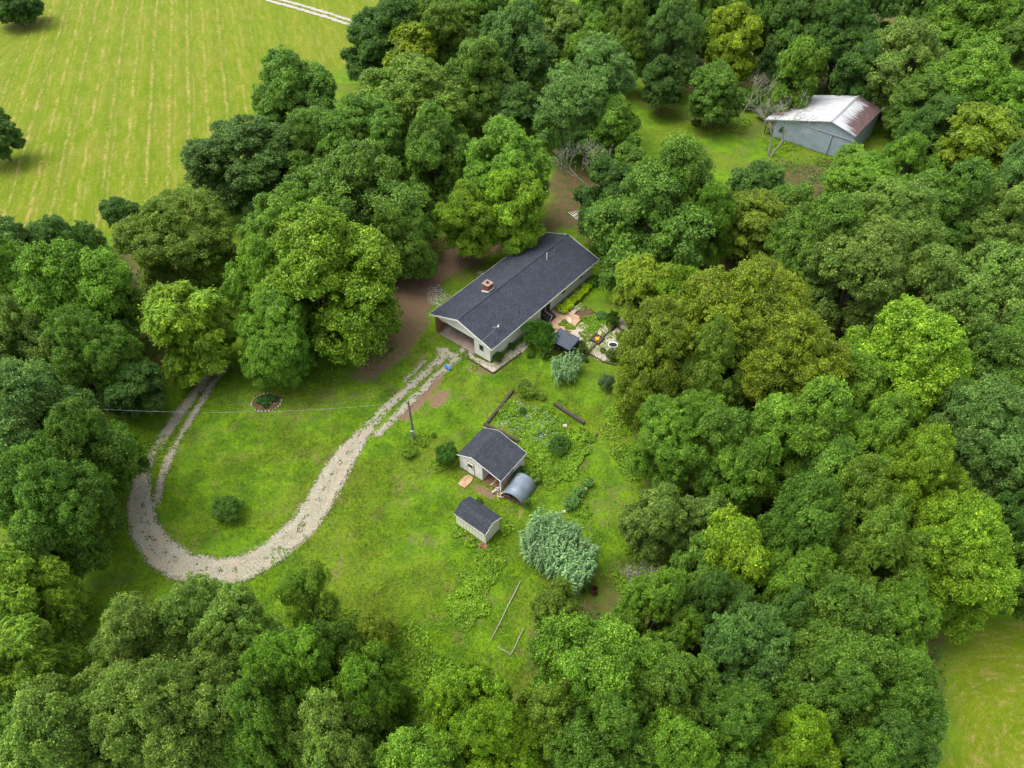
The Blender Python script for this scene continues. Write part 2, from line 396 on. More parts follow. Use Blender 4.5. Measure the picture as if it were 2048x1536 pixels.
# ------------------------------------------------------------------ ground sheet with its masks
FIELD = gpts([(-900, 480), (0, 480), (120, 474), (215, 470), (330, 440), (430, 300), (560, 230), (640, 180), (720, 110), (760, 40), (800, -60), (700, -250), (-600, -250)])
FIELD[-1] = (-700, 420); FIELD[-2] = (-20, 420)
FIELD2 = gpts([(1930, 1235), (2060, 1225), (2400, 1200), (2700, 1700), (1850, 1700), (1880, 1480), (1900, 1350)])
STROKES_DRIVE = [  # photo pixels and half widths in metres
    ([(418,742),(402,771),(374,806),(349,841),(325,880),(301,916),(281,955),(274,1000)], .60),
    ([(456,728),(451,736),(427,763),(397,814),(374,849),(352,888),(336,920),(322,959),(312,1010)], .36),
]
drive_w = ([(285,950),(280,1000),(288,1055),(312,1098),(360,1130),(425,1145),(490,1135),(550,1100),(602,1055),(638,1005),(668,950),(700,900),(728,868),(752,838),(782,808)],
           [.8,1.1,1.25,1.35,1.4,1.35,1.35,1.4,1.45,1.4,1.4,1.15,.8,.5,.42])
STROKES_DRIVE2 = [([(752,836),(782,806),(807,785),(839,756),(864,734),(889,712),(905,700)], .50),
    ([(756,867),(789,837),(807,817),(828,796),(851,774),(873,752),(895,734),(911,718),(929,702)], .43),
    ([(808,762),(830,742),(850,722)], .16), ([(880,720),(893,697)], .5)]
APRON = gpts([(876,668),(884,666),(950,703),(948,716),(925,712),(900,716),(880,722),(874,700)])
SOILS = [([(430,780),(560,770),(700,720),(790,700),(850,690),(820,740),(740,800),(640,850),(480,850)], .36), ([(1120,700),(1230,730),(1290,800),(1180,800),(1100,740)], .30), ([(800,1080),(900,1020),(890,1200),(830,1240)], .25), ([(600,900),(560,1040),(500,1080),(560,960)], .3), ([(852,800),(874,778),(900,774),(906,795),(884,816),(858,818)], .72), ([(818,742),(845,706),(862,700),(850,720),(828,740)], .7),
    ([(785,836),(830,796),(876,745),(890,752),(856,800),(812,842)], .95), ([(545,805),(600,806),(700,775),(740,770),(690,820),(600,838)], .42),
    ([(322,960),(330,1030),(345,1065),(380,1093),(430,1102),(482,1096),(535,1078),(580,1050),(575,1062),(530,1090),(480,1106),(430,1112),(375,1102),(336,1072),(318,1030)], .52),
    ([(935,965),(960,968),(1000,985),(985,1000),(960,990)], .9), ([(905,1040),(960,1078),(985,1092),(1010,1062),(1000,1095),(975,1110),(940,1090),(900,1062)], .6),
    ([(1050,990),(1075,960),(1066,990),(1045,1030),(1035,1045),(1036,1020)], .8), ([(1090,740),(1130,770),(1180,800),(1170,810),(1100,765)], .35),
    ([(1055,1155),(1240,1190),(1230,1160),(1100,1140)], .3), ([(770,640),(850,640),(890,560),(960,520),(1010,490),(980,470),(860,500),(770,560)], .78), ([(790,590),(870,640),(820,710),(740,770),(690,760),(740,690)], .62),
    ([(980,1290),(1000,1285),(1010,1350),(985,1350)], .4), ([(920,742),(940,722),(1000,740),(985,755),(950,748)], .6), ([(430,1110),(560,1075),(640,1010),(655,960),(620,960),(570,1030),(480,1092)], .25),
    ([(1200,560),(1260,600),(1240,620),(1190,590)], .25), ([(1140,740),(1270,760),(1290,800),(1180,790)], .34), ([(1180,850),(1290,800),(1330,1000),(1240,1060),(1180,1000)], .34), ([(1120,980),(1240,1000),(1230,1080),(1200,1060)], .4), ([(900,740),(1010,770),(960,830),(900,800)], .3), ([(780,900),(880,880),(880,1000),(800,1020)], .33)]
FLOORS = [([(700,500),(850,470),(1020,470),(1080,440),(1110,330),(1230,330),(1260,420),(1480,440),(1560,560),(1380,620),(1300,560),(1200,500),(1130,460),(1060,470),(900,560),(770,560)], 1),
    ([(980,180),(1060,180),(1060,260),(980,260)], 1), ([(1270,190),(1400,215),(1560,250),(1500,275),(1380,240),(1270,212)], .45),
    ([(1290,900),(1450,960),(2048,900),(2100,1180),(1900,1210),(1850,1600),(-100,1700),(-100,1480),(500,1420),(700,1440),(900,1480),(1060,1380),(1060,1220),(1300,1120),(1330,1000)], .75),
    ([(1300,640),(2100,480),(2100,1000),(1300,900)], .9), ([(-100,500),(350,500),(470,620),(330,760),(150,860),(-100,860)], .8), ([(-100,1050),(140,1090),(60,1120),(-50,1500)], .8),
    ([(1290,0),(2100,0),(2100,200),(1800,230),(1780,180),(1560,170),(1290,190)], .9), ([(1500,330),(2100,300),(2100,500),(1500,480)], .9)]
def ground():
    def ax(*seg):
        out = []
        for a, b, s in seg: out += list(np.arange(a, b, s))
        return np.array(out + [seg[-1][1]])
    xs = ax((-1500,-300,60), (-300,-130,10), (-130,-62,1.0), (-62,48,.33), (48,130,1.0), (130,300,10), (300,1500,60))
    ys = ax((-1200,-100,60), (-100,8,6), (8,92,.33), (92,200,1.0), (200,400,10), (400,2500,80))
    X, Y = np.meshgrid(xs, ys); x, y = X.ravel(), Y.ravel(); nx, ny = len(xs), len(ys)
    z = (fbm(x*.12, y*.12, 3, 3) - .5) * .10
    me = bpy.data.meshes.new('ground')
    me.vertices.add(len(x)); me.vertices.foreach_set('co', np.stack([x, y, z - .06], 1).ravel().astype(np.float32))
    I = np.arange(nx*ny).reshape(ny, nx); q = np.stack([I[:-1,:-1], I[:-1,1:], I[1:,1:], I[1:,:-1]], -1).reshape(-1)
    me.loops.add(len(q)); me.loops.foreach_set('vertex_index', q.astype(np.int32))
    me.polygons.add(len(q)//4); me.polygons.foreach_set('loop_start', np.arange(0, len(q), 4, dtype=np.int32))
    me.update(calc_edges=True)
    f1 = smooth(polyval(x, y, FIELD) + (fbm(x*.3, y*.3, 5)-.5)*4, -1, 1.5); f2 = smooth(polyval(x, y, FIELD2) + (fbm(x*.3, y*.3, 6)-.5)*4, -1.5, 1.5)
    far = smooth(np.hypot(x, y-90), 260, 330)
    s1 = x*.952 + y*.305; s2 = x*.9 - y*.10 + 12
    k = smooth(x*.98 + y*.2, -72, -66)
    c2 = np.array(at(2120, 1560)); s3 = np.hypot(x-c2[0], y-c2[1])*1.9
    stripe = np.where(f2 > f1, s3, np.where(k > .5, s1, s2)); along = np.where(f2 > f1, np.arctan2(y-c2[1], x-c2[0])*20, y)
    rows = np.where(f2 > f1, .5, np.where(k > .5, 1.0, .55)) * np.where(f2 > f1, 1, np.clip(1 - smooth(x + y*.33, -14, 0)*.75, 0, 1))
    soil = np.zeros(x.shape); flo = np.zeros(x.shape); chips = np.zeros(x.shape)
    nn = fbm(x*.4, y*.4, 9)
    for p, a in SOILS: soil = np.maximum(soil, a*smooth(polyval(x, y, gpts(p)), -.6, .7))
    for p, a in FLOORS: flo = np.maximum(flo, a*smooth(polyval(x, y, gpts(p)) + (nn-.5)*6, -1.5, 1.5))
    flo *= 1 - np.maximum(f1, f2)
    for p, a in (([(845,575),(880,560),(905,590),(885,620),(850,610)], .48), ([(950,540),(985,540),(980,552),(955,552)], .7), ([(650,990),(700,905),(740,860),(760,870),(700,960),(660,1030)], .35), ([(400,1180),(560,1120),(640,1060),(560,1150)], .3)):
        chips = np.maximum(chips, a*smooth(polyval(x, y, gpts(p)), -1, 1))
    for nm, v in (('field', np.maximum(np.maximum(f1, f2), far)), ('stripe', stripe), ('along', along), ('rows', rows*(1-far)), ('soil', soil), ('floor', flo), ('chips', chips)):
        a = me.attributes.new(nm, 'FLOAT', 'POINT'); a.data.foreach_set('value', v.astype(np.float32))
    me.materials.append(M_GROUND); me.polygons.foreach_set('use_smooth', [True]*len(me.polygons))
    tag(link('ground', me), kind='structure')
ground()

def sheet(name, fn, bb, cell, z, mat, kind='structure'):
    xs = np.arange(bb[0], bb[1], cell); ys = np.arange(bb[2], bb[3], cell)
    X, Y = np.meshgrid(xs, ys); jx = (hash2(X*7.1, Y*3.3, 1)-.5)*cell*.8; jy = (hash2(X*2.7, Y*9.3, 2)-.5)*cell*.8
    VX, VY = X + jx, Y + jy
    keep = fn(X[:-1,:-1] + cell/2, Y[:-1,:-1] + cell/2)
    I = np.arange(X.size).reshape(X.shape); q = np.stack([I[:-1,:-1], I[:-1,1:], I[1:,1:], I[1:,:-1]], -1)[keep]
    u, inv = np.unique(q.ravel(), return_inverse=True)
    co = np.stack([VX.ravel()[u], VY.ravel()[u], np.full(len(u), z) + (hash2(u*.37, u*.11, 4)-.5)*.006], 1)
    me = bpy.data.meshes.new(name); me.vertices.add(len(u)); me.vertices.foreach_set('co', co.ravel().astype(np.float32))
    me.loops.add(len(inv)); me.loops.foreach_set('vertex_index', inv.astype(np.int32).ravel())
    me.polygons.add(len(inv)//4); me.polygons.foreach_set('loop_start', np.arange(0, len(inv), 4, dtype=np.int32)); me.update(calc_edges=True)
    me.materials.append(mat)
    return tag(link(name, me), kind=kind)

def drive_val(x, y):
    v = np.full(x.shape, -9.)
    for p, hw in STROKES_DRIVE + STROKES_DRIVE2:
        v = np.maximum(v, (hw - segdist(x, y, gpts(p))[0]))
    p, ws = drive_w; d, wv = segdist(x, y, gpts(p), ws); v = np.maximum(v, wv - d)
    v = np.maximum(v, polyval(x, y, APRON))
    return v
def drive_fn(x, y):
    v = drive_val(x, y)
    edge = (fbm(x*.8, y*.8, 21, 3) - .5)*.8 + (fbm(x*4, y*4, 22, 3) - .5)*.7 + (hash2(x*3.7, y*5.9, 6) - .5)*1.1
    dc, wc = segdist(x, y, gpts(drive_w[0]), drive_w[1])
    hole = (fbm(x*1.6, y*1.6, 33, 4) > .60) & (np.abs(dc - .12) < .30) & (hash2(x*3, y*3, 4) < .55)
    hole |= (fbm(x*1.4, y*1.4, 37, 4) > .58) & (v < .35) & (hash2(x*3.3, y*2.9, 4) < .6)
    thin = ((y > 47.5) & (x > -18)) * (fbm(x*3.1, y*3.1, 35, 3) > .68)
    return (v + edge*.34 > .02) & ~hole & ~(thin > 0)
def rut(x, y):
    d, wv = segdist(x, y, gpts(drive_w[0]), drive_w[1])
    return np.where(wv > .9, 1.0*np.exp(-((d - .78)/.22)**2), 0)
sheet('driveway', drive_fn, (-48, 0, 26, 60), .085, .02, M_GRAVEL)
ROAD = gpts([(430,-55),(548,0),(600,14),(660,32),(720,52),(760,75)])
def road_fn(x, y):
    d = segdist(x, y, ROAD)[0] + (fbm(x*.8, y*.8, 3)-.5)*.5
    return (d < 1.45) & ~((d < .42) & (fbm(x*.5, y*.5, 8) < .75))
sheet('farm_track', road_fn, (-90, -20, 145, 200), .3, .03, simple('pale_track_gravel', (.34, .32, .27), (.24, .22, .18), 3, .95))

def stones(name, fn, bb, n, smin, smax, mat, label=None, zoff=.03, seed=1):
    r = np.random.default_rng(seed); x = r.uniform(bb[0], bb[1], n); y = r.uniform(bb[2], bb[3], n); k = fn(x, y)
    x, y = x[k], y[k]; n = len(x); s = r.uniform(smin, smax, n) * r.uniform(.6, 1, n); a = r.uniform(0, 6.28, n)
    off = []
    for i in range(4): off.append(np.stack([x + np.cos(a+i*1.57)*s*r.uniform(.6,1.1,n), y + np.sin(a+i*1.57)*s*r.uniform(.5,1,n), np.full(n, zoff)], 1))
    top = np.stack([x, y, zoff + s*r.uniform(.4, .8, n)], 1); top2 = top + np.stack([np.cos(a)*s*.5, np.sin(a)*s*.5, -s*.1], 1)
    Q = np.stack([np.stack([off[0], off[1], top, top2], 1), np.stack([off[1], off[2], top, top], 1) + np.array([0,0,0]), np.stack([off[2], off[3], top2, top], 1), np.stack([off[3], off[0], top2, top2 + 1e-3], 1)], 1).reshape(-1, 4, 3)
    o = link(name, quads_mesh(name, Q, mat, np.repeat(r.uniform(0, 1, n), 4))); return tag(o, label, kind='stuff')
def tonemat(name, lo, hi, rough=.9):
    m, nt, b = newmat(name, rough); nt.links.new(mixc(nt, attr(nt, 'tone'), lo, hi), b.inputs['Base Color']); return m
M_PEB = tonemat('limestone_pebbles', (.13, .124, .085), (.50, .48, .37))
stones('gravel', lambda x, y: drive_fn(x, y) & (rut(x, y) < hash2(x*5, y*5, 9)) | ((drive_val(x, y) > -.25) & (hash2(x*9, y*9, 3) < .12)), (-48, 0, 26, 60), 560000, .013, .036, M_PEB, 'pale limestone chips scattered along the driveway')

# ------------------------------------------------------------------ leaves
def unit(v): return v / np.maximum(np.linalg.norm(v, axis=-1, keepdims=True), 1e-9)
def leafquads(c, n, L, Wd, r, tdir=None):
    n = unit(n); t = tdir if tdir is not None else r.normal(size=c.shape)
    t = unit(t - (t*n).sum(-1, keepdims=True)*n); b = np.cross(n, t)
    L = np.broadcast_to(L, (len(c),))[:, None]; Wd = np.broadcast_to(Wd, (len(c),))[:, None]
    return np.stack([c - t*L/2, c + b*Wd/2 + t*L*.08, c + t*L/2 - n*L*.08, c - b*Wd/2 + t*L*.08], 1)
def sph(n, r, zmin=-1.0):
    z = r.uniform(zmin, 1, n); a = r.uniform(0, 2*np.pi, n); q = np.sqrt(1-z*z)
    return np.stack([q*np.cos(a), q*np.sin(a), z], 1)

def crown_mesh(seed, R0=7.0, H0=14.0, base=1.5, style='broad', nm=11, mass=.42, lobe=(.085,.15), leaf=(.34,.2), per=190, drop=0.0):
    """leafy crown: limbs carry masses, masses carry domed clumps, clumps carry leaves"""
    r = np.random.default_rng(seed); zc = (H0 + base)/2; hz = (H0 - base)/2; leaf = (leaf[0]*.74, leaf[1]*.74); per = int(per*1.6)
    cen = []; n_out = nm - 3
    for k in range(n_out):
        a = 2*np.pi*(k + r.uniform(-.3, .3))/n_out; lvl = r.uniform(-.55, .35) if k % 2 else r.uniform(-.15, .5)
        q = .62*np.sqrt(max(0, 1-lvl**2*.8))*r.uniform(.85, 1.08)
        cen.append((R0*q*np.cos(a), R0*q*np.sin(a), zc + hz*lvl*.8))
    for k in range(5):
        a = 2*np.pi*(k + r.uniform(-.2, .2))/5 + .5; q = r.uniform(.5, .62)*R0; cen.append((q*np.cos(a), q*np.sin(a), zc - hz*r.uniform(.5, .68)))
    for k in range(3):
        a = r.uniform(0, 6.28); q = r.uniform(.05, .28)*R0; cen.append((q*np.cos(a), q*np.sin(a), zc + hz*r.uniform(.35, .62)))
    cen = np.array(cen); mr = R0*mass*r.uniform(.60, 1.12, len(cen)); fz = min(1.0, hz/R0*1.15)
    # lobes
    LC, LR, LD = [], [], []
    for i in range(len(cen)):
        lr0 = lobe[0]*R0; m = int(4*np.pi*mr[i]**2*.8/(np.pi*(R0*(lobe[0]+lobe[1])/2)**2)*1.5)
        d = sph(m, r, -.55); lr = R0*r.uniform(lobe[0], lobe[1], m)
        p = cen[i] + d*np.array([1, 1, fz])*(mr[i]*(.80 + .16*r.random(m)) )[:, None]
        dd = np.linalg.norm((p[:, None] - cen[None])/np.array([1, 1, fz]), axis=2) / mr[None]; dd[:, i] = 9
        ok = (dd.min(1) > .80) & (p[:, 2] > base*.75) & (r.random(m) > drop)
        LC.append(p[ok]); LR.append(lr[ok]); LD.append(d[ok])
    for i in range(len(cen)):                        # sprigs that break the outline
        m = 9; d = sph(m, r, -.3); p = cen[i] + d*np.array([1, 1, fz])*(mr[i]*r.uniform(1.02, 1.22, m))[:, None]
        dd = np.linalg.norm((p[:, None] - cen[None])/np.array([1, 1, fz]), axis=2) / mr[None]; ok = (dd.min(1) > 1.0) & (p[:, 2] > base*.75)
        LC.append(p[ok]); LR.append(R0*r.uniform(.035, .075, m)[ok]); LD.append(d[ok])
    LC, LR, LD = np.vstack(LC), np.concatenate(LR), np.vstack(LD)
    cnt = np.maximum(30, (per*(LR/(R0*.115))**2)).astype(int)
    idx = np.repeat(np.arange(len(LC)), cnt); n = len(idx)
    d = sph(n, r, -.5); d = unit(d + .45*LD[idx] + np.array([0, 0, .15]))
    rad = LR[idx]*(1 - .55*r.random(n)**2.0)*(1 + .26*np.sin(d[:,0]*6+idx)*np.sin(d[:,1]*5+idx*1.7)) * np.where(r.random(n) < .07, r.uniform(1.1, 1.45, n), 1)
    c = LC[idx] + d*rad[:, None]*np.array([1, 1, .8])
    s = r.uniform(.7, 1.25, n)
    if style == 'broad':
        V = leafquads(c, d*.75 + np.array([0, 0, .45]) + r.normal(size=(n, 3))*.55, leaf[0]*s, leaf[1]*s, r)
    elif style == 'frond':
        t = unit(d*np.array([1, 1, .3]) + r.normal(size=(n, 3))*.45 - np.array([0, 0, .25]))
        V = leafquads(c, np.array([0, 0, 1.]) + r.normal(size=(n, 3))*.35 + d*.4, leaf[0]*1.7*s, leaf[1]*.62*s, r, t)
    tone = np.clip(.46 + .30*r.normal(size=n) + (hash2(idx*1.3, idx*.7, 5)-.5)*.45, 0, 1.25) + np.where(r.random(n) < .05, .7, 0)  # a few leaves toned far brighter as painted glints
    # inner leaves closing the gaps between the limbs
    k = 5200; i = r.integers(0, len(cen), k); d2 = sph(k, r, -.8); c2 = cen[i] + d2*np.array([1,1,fz])*(mr[i]*r.uniform(.45, .78, k))[:, None]
    V2 = leafquads(c2, d2 + r.normal(size=(k, 3))*.7, .62*R0/7, .42*R0/7, r)
    me = quads_mesh('crown', np.concatenate([V, V2]), M_LEAF, np.concatenate([tone, r.uniform(.35, .8, k)]))  # lighter inner tone paints fill light into the dark gaps
    # trunk and limbs
    mb = MB(); rt = .036*R0 + .04
    fork = Vector((0, 0, base*1.0 + .6))
    mb.tube([(0,0,-.2), (rt*.3,0,.5), (0,.1,base*.6), fork, (0,0,zc+hz*.3)], [rt*1.5, rt*1.1, rt*.95, rt*.85, rt*.25], 8)
    for q in range(len(cen)):
        e = Vector(cen[q]); st = fork + Vector((0, 0, (q % 3)*.12*hz)); mid = st.lerp(e, .5) + Vector((0, 0, -.04*R0))
        mb.tube([st, mid, e], [rt*.5, rt*.33, rt*.14], 5)
        for j in range(3):
            dv = Vector(sph(1, r, -.2)[0]); mb.tube([mid.lerp(e, .3*j+.2), e + dv*mr[q]*.8], [rt*.18, rt*.05], 4)
    tm = bpy.data.meshes.new('trunk'); tm.from_pydata([tuple(p) for p in mb.v], [], mb.f); tm.materials.append(M_BARK)
    return me, tm, R0, H0

VAR = {
 'a': crown_mesh(1), 'b': crown_mesh(2, nm=13, mass=.36), 'c': crown_mesh(3, nm=10, mass=.45, lobe=(.10,.17)),
 'd': crown_mesh(4, nm=14, mass=.34, lobe=(.07,.12), leaf=(.28,.16), per=170),
 'e': crown_mesh(5, nm=12, mass=.38, lobe=(.075,.13), leaf=(.38,.17), per=150, drop=.12),
 'k': crown_mesh(21, nm=9, mass=.40, lobe=(.06,.16), leaf=(.36,.2), per=150, drop=.22),
 'l': crown_mesh(22, H0=15, nm=15, mass=.30, lobe=(.06,.13), leaf=(.30,.18), per=170, drop=.1),
 'm': crown_mesh(23, H0=15, nm=8, mass=.48, lobe=(.07,.14), leaf=(.32,.15), per=150, drop=.15),
 'n': crown_mesh(24, nm=12, mass=.34, lobe=(.05,.11), leaf=(.42,.13), per=130, drop=.08),
 'f': crown_mesh(6, nm=12, mass=.36, style='frond', lobe=(.09,.16), leaf=(.40,.26), per=140),
 'g': crown_mesh(7, R0=4.5, H0=11, base=1.5, nm=9, mass=.44, lobe=(.13,.22), leaf=(.32,.19), per=230),
 'h': crown_mesh(8, R0=4.5, H0=11, base=1.8, nm=10, mass=.40, lobe=(.12,.2), leaf=(.30,.17), per=210),
 'i': crown_mesh(9, R0=4.5, H0=11, base=1.4, nm=9, mass=.42, style='frond', lobe=(.15,.24), leaf=(.36,.26), per=230),
 'j': crown_mesh(10, R0=4.5, H0=10, base=1.6, nm=9, mass=.36, lobe=(.10,.18), leaf=(.20,.06), per=120, drop=.35),
}
TINT = {'deep': (.052,.112,.024), 'mid': (.076,.152,.024), 'green': (.094,.184,.022), 'lime': (.116,.206,.016), 'gold': (.106,.156,.014),
        'olive': (.088,.150,.022), 'blue': (.076,.150,.042), 'grey': (.106,.178,.040), 'yell': (.118,.180,.012), 'dark': (.04,.085,.018)}
GROUP_T = 'trees around the clearing'
